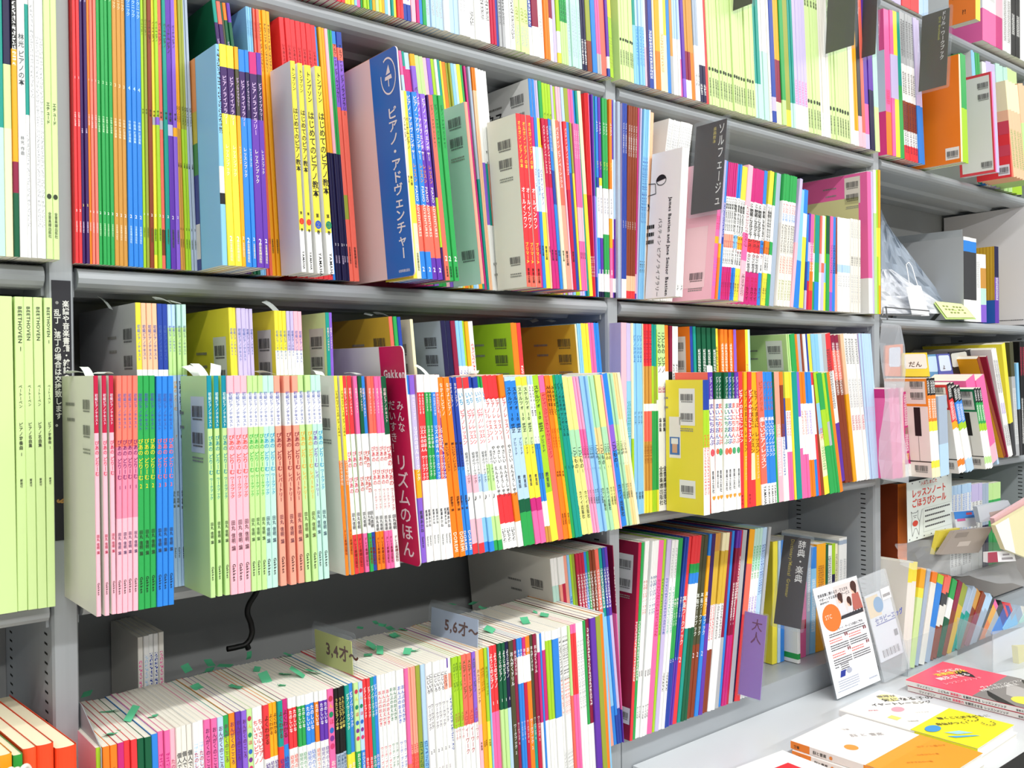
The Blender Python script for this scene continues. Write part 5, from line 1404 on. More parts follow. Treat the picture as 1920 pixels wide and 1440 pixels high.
    mb.add([ctr+(p-ctr)*.9+Vector((0, -.0012, .0012)) for p in P], [(0, 1, 2, 3)])
    for r in range(3):
        for c in range(6):
            if (r*7+c*3) % 4 == 0:
                continue
            u, v = .15+c*.12, .28+r*.2
            q = [(u, v), (u+.07, v), (u+.07, v+.08), (u, v+.08)]
            mb.add([ctr+((P[0]*(1-a)+P[1]*a)*(1-b)+(P[3]*(1-a)+P[2]*a)*b-ctr)*.9+Vector((0, -.0016, .0016)) for a, b in q], [(0, 1, 2, 3)], 1)
    mb.obj('card_face', [mat('f1f6b4', .5), mat('8a9a50', .6)], o)
    mb = MB()
    mb.slab([atY(x, y, .03)+Vector((0, 0, ZO)) for x, y in ((1744, 600), (1752, 601), (1772, 578), (1768, 575))], (0, .002, 0))
    mb.obj('easel_leg', [mat('3a3c40', .4)], o)
    # third row of the far bay: notebooks with piano keys on their covers
    row('music_notebook', 'notebook', 'far bay, third row', ZC, -.06, [
        (0, 'wh', dict(b=1674, t=1666, yt=728)), (2, 'ma/pk.1', dict(b=1692.5, t=1684, yt=728, d=.12)), (1, 'lp/pe.8', dict(b=1698.5, t=1695, yt=727)), (2, 'ma/wh.85|wh.03-.4,gr.42-.5,wh.5-.7,ye.72-.8', dict(b=1716.6, t=1711, yt=734, c='magenta-and-white patterned')),
        (0, 'wh', dict(b=1749, t=1742.5, yt=706, Y=-.105, d=.09)), (3, 'bk/oo.17/ye.43/wh.53/ye.83/cm.9|wh.02-.15,wh.2-.4;c=ow', dict(b=1765, t=1753.5, yt=708, id='k1', c='orange piano-key')),
        (1, 'gb/lb.6', dict(b=1781, t=1776, yt=742, h=.22)), (0, 'wh', dict(b=1798, t=1779, yt=714, Y=-.105)), (2, 'bk/re.17/am.42/wh.5/oo.85/wh.92|wh.02-.15,wh.2-.4;c=ow', dict(b=1813, t=1789, yt=714, id='k2', c='red piano-key')), (2, 'bk/bl.17/li.42/wh.5/lb.85|wh.02-.15,wh.2-.4', dict(b=1827, t=1797.5, yt=716, c='blue piano-key')),
        (0, 'wh', dict(b=1848.5, t=1825, yt=719)), (3, 'bk/gr.17/li.43/wh.52/lg.85/wh.93|wh.02-.15,wh.2-.4;c=ow', dict(b=1861, t=1837, yt=721, id='k3', c='green piano-key')),
        (2, 'pk/lp.8', dict(b=1871, t=1843, yt=703, Y=-.08)), (1, 'bl/lb.5', dict(b=1874, t=1849, yt=730)),
        (0, 'wh', dict(b=1884, t=1822, yt=640, Y=-.02, d=.2)), (1, 'br;c=am', dict(b=1888.5, t=1829, yt=640, h=.28, id='lean1')), (1, 'mr', dict(b=1890.5, t=1846, yt=648)), (2, 'wh|dk.1-.4,vi.5-.6,nv.7-.9;c=wh', dict(b=1900, t=1866, yt=643, c='white tilted')), (1, 'ye/dk.7', dict(b=1906, t=1884, yt=640)), (2, 'do/gy.3|wh.4-.9', dict(b=1913, t=1900, yt=640)), (1, 'sk/dk.5', dict(b=1917, t=1909, yt=680)), (2, 'bk|wh.5-.9,cr.05-.3', dict(b=1926, t=1920, yt=640, c='black staff-paper')),
    ], h=.25, d=.1)
    for k, c in (('k1', 'f0902c'), ('k2', 'd83830'), ('k3', '1c7a4c')):
        o = BID[k]
        H = max(v[2] for v in o.bound_box)
        cover_print(o, [(0, .09, H*.72, H, c), (.004, .09, H*.745, H-.006, 'eae4da'), (.017, .0305, H*.42, H*.71, '1a1614'), (.0235, .0242, H*.16, H*.42, '6a6460'), (.05, .064, H*.42, H*.71, '1a1614'), (0, .09, H*.155, H*.165, '2a2622')], 'keyboard_print')
        for z in (H*.9, H*.79, H*.05):
            link('barcode', bpy.data.meshes['barcode'], o, (-.0012, .008, z))
    # workbooks laid across behind, face covers showing
    def facing(name, q, Y, col, lab, inner=None, words=None, depth=.004):
        P = [atY(x, y, Y)+Vector((0, 0, ZO)) for x, y in q]     # lower left, lower right, upper right, upper left
        mb = MB()
        mb.slab(P, (0, depth, 0))
        o = tag(mb.obj(name, [mat(col, .45)]), lab, 'book', None)
        if inner:
            mb = MB()
            B = lambda u, v: (P[0]*(1-u)+P[1]*u)*(1-v)+(P[3]*(1-u)+P[2]*u)*v+Vector((0, -.0004, 0))
            u0, u1, v0, v1, c = inner
            pts = [(u0+(u1-u0)*(.5+.5*a), v0+(v1-v0)*(.5+.5*b)) for a, b in ((-.85, -1), (.85, -1), (1, -.85), (1, .85), (.85, 1), (-.85, 1), (-1, .85), (-1, -.85))]
            mb.add([B(u, v) for u, v in pts], [tuple(range(8))])
            m2 = [mat(c, .5)]
            if words:
                m2.append(mat('5a3a2a', .6))
                t, u, v, s = words
                htext(mb, t, u, v, s, 1, fn=lambda a, b: B(a, b)+Vector((0, -.0004, 0)))
            mb.obj('title_panel', m2, o)
        return o
    facing('theory_pad', [(1660, 705), (1693, 706), (1693, 645), (1660, 648)], .02, 'e8762c', 'orange workbook facing out behind the pink notebooks, far bay', (.2, .85, .3, .92, 'd9dcec'))
    facing('theory_pad', [(1693, 706), (1744, 706), (1738, 661), (1693, 662)], .015, 'e6c62e', 'yellow workbook with handwritten-style kana facing out, far bay third row', (.05, .93, .33, .95, 'e8dcd0'), ('だん', .2, .42, .26))
    facing('theory_pad', [(1741, 708), (1762, 708), (1757, 664), (1738, 665)], .02, '5f93bd', 'narrow steel-blue workbook facing out beside the yellow one, far bay', (.05, .9, .25, .92, 'c2dcee'))
    facing('theory_pad', [(1762, 710), (1789, 708), (1780, 663), (1756, 664)], .018, '5a62b0', 'indigo workbook with pale title panel facing out, far bay third row', (.1, .92, .3, .94, 'd8e6f2'), ('よ', .3, .38, .2))
    facing('theory_pad', [(1786, 708), (1835, 700), (1822, 655), (1780, 661)], .03, '1f2024', 'black-edged workbook with barcode panel behind the coloured pads, far bay', (.05, .72, .4, .95, 'cfd0c8'))
    # bottom row of the far bay, behind the counter displays
    row('lesson_diary', 'lesson diary', 'far bay, bottom row', ZD+.08, .02, [
        (0, 'wh', dict(b=1683, t=1683, yt=905)), (1, 'oo;c=br', dict(b=1700, t=1700, yt=905, h=.19, c='thick rust-orange')), (0, 'wh', dict(b=1783, t=1783, yt=905)), (6, 'lb/wh.1|bl.1-.6,dk.65-.9', dict(b=1822, t=1822, yt=905, c='pale blue lettered')), (3, 'la/wh.2|dk.2-.8', dict(b=1842, t=1842, yt=905, c='lavender lettered')), (2, 'gb/nv.5', dict(b=1853, t=1853, yt=905)), (3, 'lg/gr.2', dict(b=1876, t=1876, yt=903)),
    ], h=.19, d=.15)
    mb = MB()
    mb.box(1.62, 2.36, .005, .2, ZD+.004, ZD+.079)
    o = mb.obj('riser_box', [mat('8f8a86', .6)])
    o.location.z = ZO
    tag(o, 'low grey riser under the lesson diaries in the far bay bottom row', 'riser')


# ------------------------------------------------------------------ things on the counter
CT = -.63


def flat_book(label, P, w, L, z, th, rot, colors, kind='paperback', grp=None):
    """a book lying on its back: P is the rear spine corner, spine along -y; colors = cover base, spine base"""
    o = empty(kind, (P[0], P[1], z+ZO))
    o.rotation_euler = (0, 0, rot)
    tag(o, label, 'book', grp)
    mb = MB()
    t = .0008
    # cover: top board, bottom board, rounded spine on the -x side
    prof = [(w, th), (t*2, th), (0, th-t*2), (0, t*2), (t*2, 0), (w, 0), (w, t), (t*3, t), (t*1.2, t*3), (t*1.2, th-t*3), (t*3, th-t), (w, th-t)]
    n = len(prof)
    mb.add([(x, 0, zz) for x, zz in prof]+[(x, -L, zz) for x, zz in prof], [(i, (i+1) % n, n+(i+1) % n, n+i) for i in range(n)])
    for k in (0, n):
        for q in ((0, 1, 10, 11), (1, 2, 9, 10), (2, 3, 8, 9), (3, 4, 7, 8), (4, 5, 6, 7)):
            mb.add([], [])
            mb.f.append(tuple(i+k for i in (q if k else q[::-1])))
            mb.m.append(0)
    mb.obj('cover', [mat(colors[0], .3)], o)
    mb = MB()
    mb.box(t*1.3, w-.002, -L+.0015, -.0015, t, th-t)
    mb.obj('pages', [mat('efece2', .85)], o)
    return o


def top_print(o, th, items, name='cover_print'):
    """items: ('r', x0, x1, y0, y1, colour) | ('e', cx, cy, rx, ry, colour) | ('t', x, y, size, text, colour, bold); x across from the spine, y along the spine from the rear; words run toward -y or +x"""
    mb = MB()
    ms = []
    for k, it in enumerate(items):
        c = it[5]
        m = mat(c, .35)
        if m not in ms:
            ms.append(m)
        mi = ms.index(m)
        zz = th+.0002+.00006*k
        if it[0] == 'r':
            _, x0, x1, y0, y1, _ = it
            mb.add([(x0, -y1, zz), (x1, -y1, zz), (x1, -y0, zz), (x0, -y0, zz)], [(0, 1, 2, 3)], mi)
        elif it[0] == 'e':
            _, cx, cy, rx, ry, _ = it
            mb.add([(cx+rx*math.cos(a*math.pi/10), -cy+ry*math.sin(a*math.pi/10), zz) for a in range(20)], [tuple(range(20))], mi)
        elif it[0] == 'p':
            mb.add([(x, -y, zz) for x, y in it[1]], [tuple(range(len(it[1])))], mi)
        else:
            _, x, y, s, t, _ = it[:6]
            ang = it[6] if len(it) > 6 else 0
            ca, sa = math.cos(ang), math.sin(ang)
            htext(mb, t, 0, 0, s, mi, fn=lambda a, b: (x+a*ca-b*sa, -y+a*sa+b*ca, zz), bold=.02)
    q = mb.obj(name, ms, o)
    return q


def spine_print(o, th, items, name='spine_print'):
    mb = MB()
    ms = []
    for k, it in enumerate(items):
        c = it[-1]
        m = mat(c, .4)
        if m not in ms:
            ms.append(m)
        mi = ms.index(m)
        if it[0] == 'r':
            _, y0, y1, z0, z1, _ = it
            x = -.0002-.0001*k
            mb.add([(x, -y0, z0), (x, -y1, z0), (x, -y1, z1), (x, -y0, z1)], [(0, 1, 2, 3)], mi)
        else:
            _, y, z, s, t, _ = it
            htext(mb, t, 0, 0, s, mi, fn=lambda a, b: (-.0008, -y-a, z+b), bold=.02)
    mb.obj(name, ms, o)


def counter_things():
    # red and grey lesson books, two high
    P = atz(1698, 1274, CT+.0225)
    for k in range(2):
        th = .0108
        o = flat_book(('upper' if k else 'lower')+' of two red and grey lesson-method paperbacks stacked on the counter', (P.x+.002*(1-k), P.y-.003*(1-k)), .165, .235, CT+.0002+k*.0112, th, math.radians(2), ('f3506c', 'e8e4e0'))
        spine_print(o, th, [('r', 0, .235, .001, th-.001, 'e9e6e0'), ('t', .022, .003, .0052, 'ヴァイオリン', '77736c'), ('t', .062, .003, .0052, 'こどもの', '3a3634'), ('t', .085, .003, .0052, '演奏能力', 'f0506c'), ('t', .108, .003, .0052, 'を開花させる', '3a3634'), ('t', .142, .003, .0052, 'レッスンメソッド', '4a4644'), ('t', .2, .003, .0042, '音楽之友社', '6a6660')])
        if k:
            top_print(o, th, [('r', 0, .165, .125, .235, '8a8684'), ('p', [(.02, .145), (.05, .13), (.0, .2), (.0, .168)], 0, 0, 0, '1c1a1a'), ('p', [(.05, .165), (.12, .14), (.1, .2), (.03, .22)], 0, 0, 0, 'bdbab8'), ('p', [(.08, .2), (.16, .15), (.16, .17), (.09, .22)], 0, 0, 0, '2a2828'), ('e', .04, .2, .022, .022, 'f0ea50'),
                              ('p', [(.105, .05), (.125, .042), (.132, .06), (.12, .078), (.108, .088), (.104, .07)], 0, 0, 0, '1a1412'),
                              ('t', .082, .03, .015, 'こどもの', 'fdf4f4', -.35), ('t', .062, .034, .016, '演奏能力を', 'f8e04a', -.35), ('t', .042, .048, .016, '開花させる', 'fdf4f4', -.35), ('t', .024, .066, .012, 'レッスンメソッド', 'f8b8c4', -.35), ('t', .09, .022, .006, '子どもを伸ばす', 'f8c8d0', -.35),
                              ('t', .052, .122, .0105, 'ヴァイオリンレッスンで', 'f4f2f0', -.35), ('t', .034, .128, .0105, 'お困りの方の救世主', 'f4f2f0', -.35)])
    # white and yellow ear-training books
    P = atz(1573, 1330, CT+.025)
    for k in range(2):
        th = .0122
        o = flat_book(('upper' if k else 'lower')+' of two white and yellow ear-training books stacked on the counter', (P.x+.003*(1-k), P.y-.004*(1-k)), .146, .236, CT+.0002+k*.0124, th, math.radians(1.5), ('f8f6f2', 'f6f4ee'))
        spine_print(o, th, [('r', .135, .236, .0005, th-.0005, 'f0ea2c')])
        if k:
            top_print(o, th, [('r', 0, .146, .128, .236, 'f3ea22'), ('e', .118, .03, .018, .018, 'f8f0a0'), ('e', .075, .07, .014, .01, 'f0a8b8'), ('r', .024, .04, .076, .094, 'f8ec78'),
                              ('t', .105, .018, .012, '表現が', '6a6462', -.6), ('t', .095, .034, .016, '気になる子の', '2a2624', -.6), ('t', .058, .032, .0125, 'イヤートレーニング', '2a2624', -.6), ('t', .03, .04, .0045, '絶対音感', 'e07a8a', -.6), ('t', .08, .1, .005, 'リトミック', 'b8b4b0', -.6), ('t', .03, .11, .005, '発達障害', 'b8b4b0', -.6),
                              ('t', .078, .14, .0105, '聴くことで子どもに', '4a4620', -.6), ('t', .05, .15, .0105, '自信がつく！', '4a4620', -.6), ('e', .03, .152, .018, .011, '3a9ae0'), ('p', [(.026, .172), (.052, .185), (.06, .205), (.034, .19)], 0, 0, 0, 'a8dcf0'), ('p', [(.014, .182), (.05, .21), (.056, .218), (.018, .195)], 0, 0, 0, '58b0ec')]
                          + [('e', .12+.012*math.cos(a*.5), .175+.012*math.sin(a*.5), .0016, .0016, '5a5420') for a in range(10)] + [('e', .12+.01*math.cos(a*.5), .205+.01*math.sin(a*.5), .0016, .0016, '5a5420') for a in range(9)])
    # white and orange books
    P = atz(1482.5, 1388, CT+.0265)
    for k in range(2):
        th = .013
        o = flat_book(('upper' if k else 'lower')+' of two white and orange paperbacks stacked on the counter', (P.x-.004*(1-k), P.y-.005*(1-k)), .174, .228, CT+.0002+k*.0132, th, math.radians(1), ('fbf9f6', 'f8f0ea'))
        spine_print(o, th, [('r', 0, .034, .0004, th-.0004, 'f6862c'), ('r', .034, .125, .0005, th-.0005, 'f3e6de'), ('r', .125, .228, .0004, th-.0004, 'f7952c'), ('t', .006, .0035, .005, '教養', '5a3a20'), ('t', .04, .0035, .0058, '脳と音楽', '4a4440'), ('t', .068, .003, .007, '●', 'ee8a3c')])
        if k:
            top_print(o, th, [('r', 0, .174, .128, .228, 'f8a024'), ('r', 0, .174, .128, .15, 'f9a62e'), ('e', .045, .08, .011, .011, 'f6a03c'), ('t', .1, .034, .0062, '教養', 'bcb8b4', -.6), ('t', .085, .058, .012, '脳 と 音楽', 'c2bebc', -.6), ('t', .12, .15, .007, 'ピアノと暮らす', 'd8841c', -.6), ('t', .09, .165, .006, '心をひらく音', 'd8841c', -.6), ('t', .05, .168, .006, 'おすすめの一冊', 'd8841c', -.6)])
    # corner of a white and red book at the near edge
    P = atz(1383, 1440, CT+.03)
    o = flat_book('white book with red panel at the near end of the counter display', (.845, -.156), .15, .21, CT+.0002, .03, math.radians(-4), ('fbfaf8', 'f6f4f2'))
    top_print(o, .03, [('r', .0, .118, .035, .21, 'e8323c')])
    # leaflet in an acrylic stand
    A, B = atz(1569.5, 1311, CT+.004), atz(1652, 1281, CT+.004)
    Hh = .212
    tilt = Vector((-.006, .05, Hh))
    ex = (B-A).normalized()
    o = empty('leaflet_stand')
    ez = tilt.normalized()
    ex = (ex-ez*ex.dot(ez)).normalized()
    ey = ez.cross(ex)
    m = Matrix((ex, ey, ez)).transposed().to_4x4()
    m.translation = A+Vector((0, 0, ZO))
    o.matrix_world = m
    tag(o, 'white support-service leaflet with orange disc and family photo in a clear counter stand', 'leaflet stand')
    wl = (B-A).length
    top = atY(1556, 1104, A.y+.05)
    hl = (top-A).length
    mb = MB()
    plate(mb, [(0, 0), (wl, 0), (wl, hl), (0, hl)], -.0006, .0004)
    mb.obj('leaflet', [mat('f3f5fa', .4)], o)
    mb = MB()
    plate(mb, rounded(-.003, wl+.004, -.003, hl+.002, .004), .0006, .0022)
    mb.slab([(-.002, .002, -.002), (wl+.002, .002, -.002), (wl+.002, .03, -.006), (-.002, .03, -.006)], (0, 0, .0015))
    mb.slab([(-.001, -.001, -.003), (wl+.004, -.001, -.003), (wl+.006, -.028, .0045), (.01, -.03, .0045)], (0, 0, .0015))
    mb.obj('clear_stand', [ACRYL], o)
    mb = MB()
    ms = [mat(c, .5) for c in ('ee7a34', 'f8e8dc', '3a3a40', 'e2d6d4', '4a2c26', 'b8685e', 'e8c0a8', 'dcdce2', '2a3c9a', 'b0b6c8', 'e07a70', '8a4a50')]

    def disc(cx, cz, rx, rz, mi, y=-.0009):
        mb.add([(cx+rx*math.cos(a*math.pi/12), y, cz+rz*math.sin(a*math.pi/12)) for a in range(24)], [tuple(range(24))], mi)
    quad(mb, wl*.42, wl-.002, hl*.655, hl*.965, -.0007, 3)
    disc(wl*.26, hl*.7, wl*.2, hl*.125, 0)
    htext(mb, 'STC', wl*.12, hl*.695, hl*.055, 1, y=-.0011, bold=.0)
    for (cx, cz, s, body) in ((.52, .845, 1, 7), (.7, .79, .9, 7), (.86, .905, 1.25, 5)):      # three people at a keyboard
        r = wl*.055*s
        mb.add([(wl*(cx-.09*s), -.0008, hl*.69), (wl*(cx+.1*s), -.0008, hl*.69), (wl*(cx+.07*s), -.0008, hl*cz-r*1.1), (wl*(cx-.05*s), -.0008, hl*cz-r*1.1)], [(0, 1, 2, 3)], body)
        disc(wl*cx-.0005, hl*cz-.001, r*.85, r*1.1, 6, -.0009)
        disc(wl*cx+.001, hl*cz+.003, r, r, 4, -.001)
        disc(wl*cx+.0035, hl*cz-.001, r*.6, r*1.1, 4, -.00095)
    mb.add([(wl*.44, -.0011, hl*.655), (wl*.97, -.0011, hl*.66), (wl*.97, -.0011, hl*.7), (wl*.47, -.0011, hl*.685)], [(0, 1, 2, 3)], 2)
    for i in range(7):
        quad(mb, wl*(.5+i*.065), wl*(.52+i*.065), hl*.69, hl*.7, -.0013, 7)
    htext(mb, '音楽指導に携わる方・教え方を', wl*.06, hl*.905, hl*.034, 2, y=-.0008, bold=.02)
    htext(mb, 'サポートする会員制度サービス', wl*.08, hl*.865, hl*.034, 2, y=-.0008, bold=.02)
    htext(mb, '講師登録受付中', wl*.08, hl*.84, hl*.02, 2, y=-.0008)
    htext(mb, 'サポート・サービス内容のご案内', wl*.3, hl*.575, hl*.028, 2, y=-.0008, bold=.02)
    rnd = random.Random(8)

    def lines(x0, x1, z, n, g, mi):
        for i in range(n):
            x = x0
            while x < x1:
                l = rnd.uniform(.002, .006)
                quad(mb, x, min(x1, x+l), z-g*i, z-g*i+g*.45, -.0008, mi)
                x += l+.0008
    lines(wl*.12, wl*.93, hl*.55, 2, .004, 2)
    for x, z in ((.1, .5), (.53, .5), (.1, .37), (.53, .37)):
        lines(wl*x, wl*(x+.28), hl*z, 2, .0045, 10)
        lines(wl*x, wl*(x+.4), hl*(z-.05), 3, .0042, 2)
        disc(wl*(x+.36), hl*(z+.02), .0022, .0035, 11)
        disc(wl*(x+.4), hl*(z+.02), .0022, .0035, 11)
    lines(wl*.1, wl*.18, hl*.255, 1, .004, 2)
    lines(wl*.22, wl*.4, hl*.265, 4, .004, 2)
    mb.add([(wl*.16, -.0009, hl*.165), (wl*.27, -.0009, hl*.165), (wl*.31, -.0009, hl*.22), (wl*.2, -.0009, hl*.22)], [(0, 1, 2, 3)], 8)
    disc(wl*.38, hl*.2, wl*.06, hl*.026, 9)
    lines(wl*.1, wl*.55, hl*.13, 4, .0042, 9)
    lines(wl*.05, wl*.5, hl*.045, 1, .004, 9)
    htext(mb, 'Ferrero', wl*.74, hl*.05, hl*.034, 9, y=-.0008) if 0 else lines(wl*.76, wl*.95, hl*.05, 1, .006, 9)
    q = mb.obj('leaflet_print', ms, o)
    q['kind'] = 'stuff'
    # clear pouch with a blue product beside it
    A, B = atz(1657, 1280, CT+.003), atz(1709, 1265, CT+.003)
    ex = (B-A).normalized()
    ez = Vector((-.02, .045, .21)).normalized()
    ex = (ex-ez*ex.dot(ez)).normalized()
    ey = ez.cross(ex)
    o = empty('product_pouch')
    m = Matrix((ex, ey, ez)).transposed().to_4x4()
    m.translation = A+Vector((0, 0, ZO))
    o.matrix_world = m
    tag(o, 'clear zip pouch with a blue oval product card standing beside the leaflet', 'pouch')
    wl = (B-A).length
    hl = (atY(1645, 1082, A.y+.045)-A).length
    mb = MB()
    plate(mb, rounded(0, wl, 0, hl, .003), .003, .0034)
    plate(mb, rounded(0, wl, 0, hl, .003), -.002, -.0016)
    for z in (.86, .875, .9):
        quad(mb, 0, wl, hl*z, hl*z+.0012, -.0024, 0)
    mb.obj('pouch_film', [FILM], o)
    mb = MB()
    plate(mb, rounded(wl*.06, wl*.92, hl*.18, hl*.82, .002), -.001, .001)
    mb.obj('insert_card', [mat('eef0f6', .45)], o)
    mb = MB()
    ms = [mat(c, .5) for c in ('f5dcae', '3a9ad0', '4656b4', '77787e', '4a4a50', 'f4f4f6')]
    quad(mb, wl*.07, wl*.5, hl*.6, hl*.8, -.0012, 0)
    disc(wl*.45, hl*.7, wl*.17, hl*.075, 1, -.0014)
    quad(mb, wl*.62, wl*.95, hl*.72, hl*.83, -.0024, 5)
    for i in range(9):
        quad(mb, wl*(.66+i*.03), wl*(.675+i*.03), hl*.745, hl*.775, -.0026, 4)
    htext(mb, 'セラピーエッグ', wl*.2, hl*.535, hl*.062, 2, y=-.0014, bold=.03)
    quad(mb, wl*.2, wl*.92, hl*.515, hl*.525, -.0014, 2)
    lines(wl*.22, wl*.7, hl*.46, 6, .0052, 3)
    quad(mb, wl*.75, wl*.88, hl*.36, hl*.42, -.0014, 3)
    for i in range(14):
        quad(mb, wl*(.2+i*.045), wl*(.2+i*.045+(.012 if i % 3 else .025)), hl*.21, hl*.28, -.0014, 4)
    q = mb.obj('pouch_print', ms, o)
    q['kind'] = 'stuff'
    # clear bin of leaning cases
    row('music_case', 'slim case', 'clear counter bin', CT+.006, -.06, [
        (0, 'wh', dict(b=1664, t=1668, yt=1052, s=.3)), (0, 'wh', dict(b=1690, t=1706, yt=1050, d=.1)), (2, 'ye/ow.18;c=ow', dict(b=1706, t=1722, yt=1048)), (1, 'am/ye.2/pg.3', dict(b=1716, t=1739, yt=1055)), (1, 'gb', dict(b=1723, t=1748, yt=1056)), (1, 'oo/ow.12', dict(b=1733, t=1760, yt=1058)), (1, 'li/bl.1/gb.6', dict(b=1744, t=1773, yt=1061)),
        (2, 'co/dk.2/ow.35/br.6', dict(b=1757, t=1788, yt=1063)), (1, 'gr/wh.25/dg.5', dict(b=1766, t=1800, yt=1065)), (1, 'mr/br.4', dict(b=1774, t=1810, yt=1066)), (1, 'ol/ry.3', dict(b=1784, t=1822, yt=1068)), (2, 'gb/te.4', dict(b=1799, t=1840, yt=1070)), (1, 'tn/br.3', dict(b=1808, t=1850, yt=1072)), (1, 'br/mr.4', dict(b=1816, t=1860, yt=1074)), (2, 'lb/gb.3', dict(b=1830, t=1874, yt=1077)), (1, 'dk', dict(b=1836, t=1882, yt=1079)),
        (1, 'pk/am.12/oo.5', dict(b=1848, t=1894, yt=1082)), (1, 'bk/gy.3', dict(b=1858, t=1904, yt=1084)), (2, 're/db.1/bl.4', dict(b=1880, t=1925, yt=1088)), (2, 'gb/sk.4', dict(b=1900, t=1945, yt=1092)), (2, 'ow/mt.4', dict(b=1922, t=1966, yt=1096)),
    ], h=.2, d=.1, s=.3)
    F0, F1 = atz(1704, 1246, CT+.001), atz(1900, 1246, CT+.001)
    xa, xb = 1.56, 2.3
    ya = -.078
    mb = MB()
    mb.box(xa, xb, ya-.002, ya, CT+.001, CT+.075)
    mb.box(xa, xa+.002, ya, .0-.012, CT+.001, CT+.075)
    mb.box(xb-.002, xb, ya, -.012, CT+.001, CT+.075)
    mb.box(xa, xb, ya, -.012, CT+.0005, CT+.0025)
    o = mb.obj('display_bin', [ACRYL])
    o.location.z = ZO
    tag(o, 'low clear acrylic bin holding a row of leaning cases on the counter', 'bin')
    # a second clear tray further along the counter
    mb = MB()
    p = atz(1862, 1262, CT+.001)
    mb.slab([(p.x, p.y, CT+.001), (p.x+.3, p.y-.1, CT+.001), (p.x+.3, p.y-.1, CT+.085), (p.x, p.y, CT+.085)], (.002, .003, 0))
    mb.slab([(p.x, p.y, CT+.001), (p.x+.06, p.y+.1, CT+.001), (p.x+.06, p.y+.1, CT+.085), (p.x, p.y, CT+.085)], (.002, 0, 0))
    o = mb.obj('display_bin', [FILM])
    o.location.z = ZO
    tag(o, 'smaller clear acrylic tray behind the red paperbacks on the counter', 'bin')
    # yellow card peeping in at the edge
    P = [atY(x, y, -.19)+Vector((0, 0, ZO)) for x, y in ((1912, 1262), (1960, 1275), (1960, 1210), (1908, 1212))]
    mb = MB()
    mb.slab(P, (0, .012, 0))
    tag(mb.obj('price_card', [mat('f0e060', .5)]), 'yellow card at the end of the clear counter tray', 'card')
    # hand-lettered poster hanging under the third shelf
    q = [(1702, 1018), (1786, 992), (1786, 893), (1705, 905)]
    P = [atY(x, y, -.014)+Vector((0, 0, ZO)) for x, y in q]
    ex = (P[1]-P[0])
    wl = ex.length
    hl = (P[3]-P[0]).length
    ex.normalize()
    ez = (P[3]-P[0]).normalized()
    ez = (ez-ex*ez.dot(ex)).normalized()
    ey = ez.cross(ex)
    m = Matrix((ex, ey, ez)).transposed().to_4x4()
    m.translation = P[0]
    o = empty('poster')
    o.matrix_world = m
    tag(o, 'white poster with red lettering for lesson notes and reward stickers, far bay', 'poster')
    mb = MB()
    plate(mb, [(0, 0), (wl, 0), (wl, hl), (0, hl)], 0, .0006)
    mb.obj('poster_sheet', [mat('e3ece8', .5)], o)
    mb = MB()
    ms = [mat('d84a3c', .5), mat('4a4a50', .5), mat('b8bcb8', .5)]
    fp = lambda a, b: (wl*.1+a*wl*.107, -.0003, hl*.735+b*hl*.15)
    htext(mb, 'レッスンノート', 0, 0, 1, 0, bold=.03, fn=fp)
    fp = lambda a, b: (wl*.1+a*wl*.107, -.0003, hl*.57+b*hl*.15)
    htext(mb, 'ごほうびシール', 0, 0, 1, 0, bold=.03, fn=fp)
    fp = lambda a, b: (wl*.3+a*wl*.06, -.0003, hl*.91+b*hl*.07)
    htext(mb, '入荷しました', 0, 0, 1, 0, fn=fp)
    lines = lambda x0, x1, z, n, g, mi: [quad(mb, x0+(x1-x0)*i/14, x0+(x1-x0)*(i+.8)/14, z-g*k, z-g*k+g*.3, -.0003, mi) for k in range(n) for i in range(14 - 3*(k % 2))]
    lines(wl*.38, wl*.95, hl*.44, 4, hl*.09, 1)
    for x0, x1, z0, z1 in ((.34, .98, .5, .505), (.34, .98, .1, .105), (.34, .345, .1, .5)):
        quad(mb, wl*x0, wl*x1, hl*z0, hl*z1, -.0003, 2)
    for a in range(12):
        quad(mb, wl*(.03+.94*((a*5) % 12)/12), wl*(.05+.94*((a*5) % 12)/12), hl*(.96 if a % 2 else .03), hl*(.98 if a % 2 else .05), -.0003, 1)
    # plain outline animal with a drum and a stick
    pts = [(.1, .08), (.08, .25), (.1, .38), (.08, .5), (.11, .47), (.2, .47), (.23, .5), (.22, .38), (.26, .3), (.24, .08), (.19, .2), (.15, .2), (.1, .08)]
    for (x0, z0), (x1, z1) in list(zip(pts, pts[1:]))+[((.26, .3), (.32, .5)), ((.12, .42), (.2, .42)), ((.14, .39), (.18, .39))]:
        d = Vector(((x1-x0)*wl, (z1-z0)*hl)).normalized()*.0005
        mb.add([(x0*wl-d.y, -.0004, z0*hl+d.x), (x0*wl+d.y, -.0004, z0*hl-d.x), (x1*wl+d.y, -.0004, z1*hl-d.x), (x1*wl-d.y, -.0004, z1*hl+d.x)], [(0, 1, 2, 3)], 1)
    mb.add([(wl*(.165+.06*math.cos(a*.5)), -.0005, hl*(.29+.05*math.sin(a*.5))) for a in range(12)], [tuple(range(12))], 0)
    p = mb.obj('poster_print', ms, o)
    p['kind'] = 'stuff'
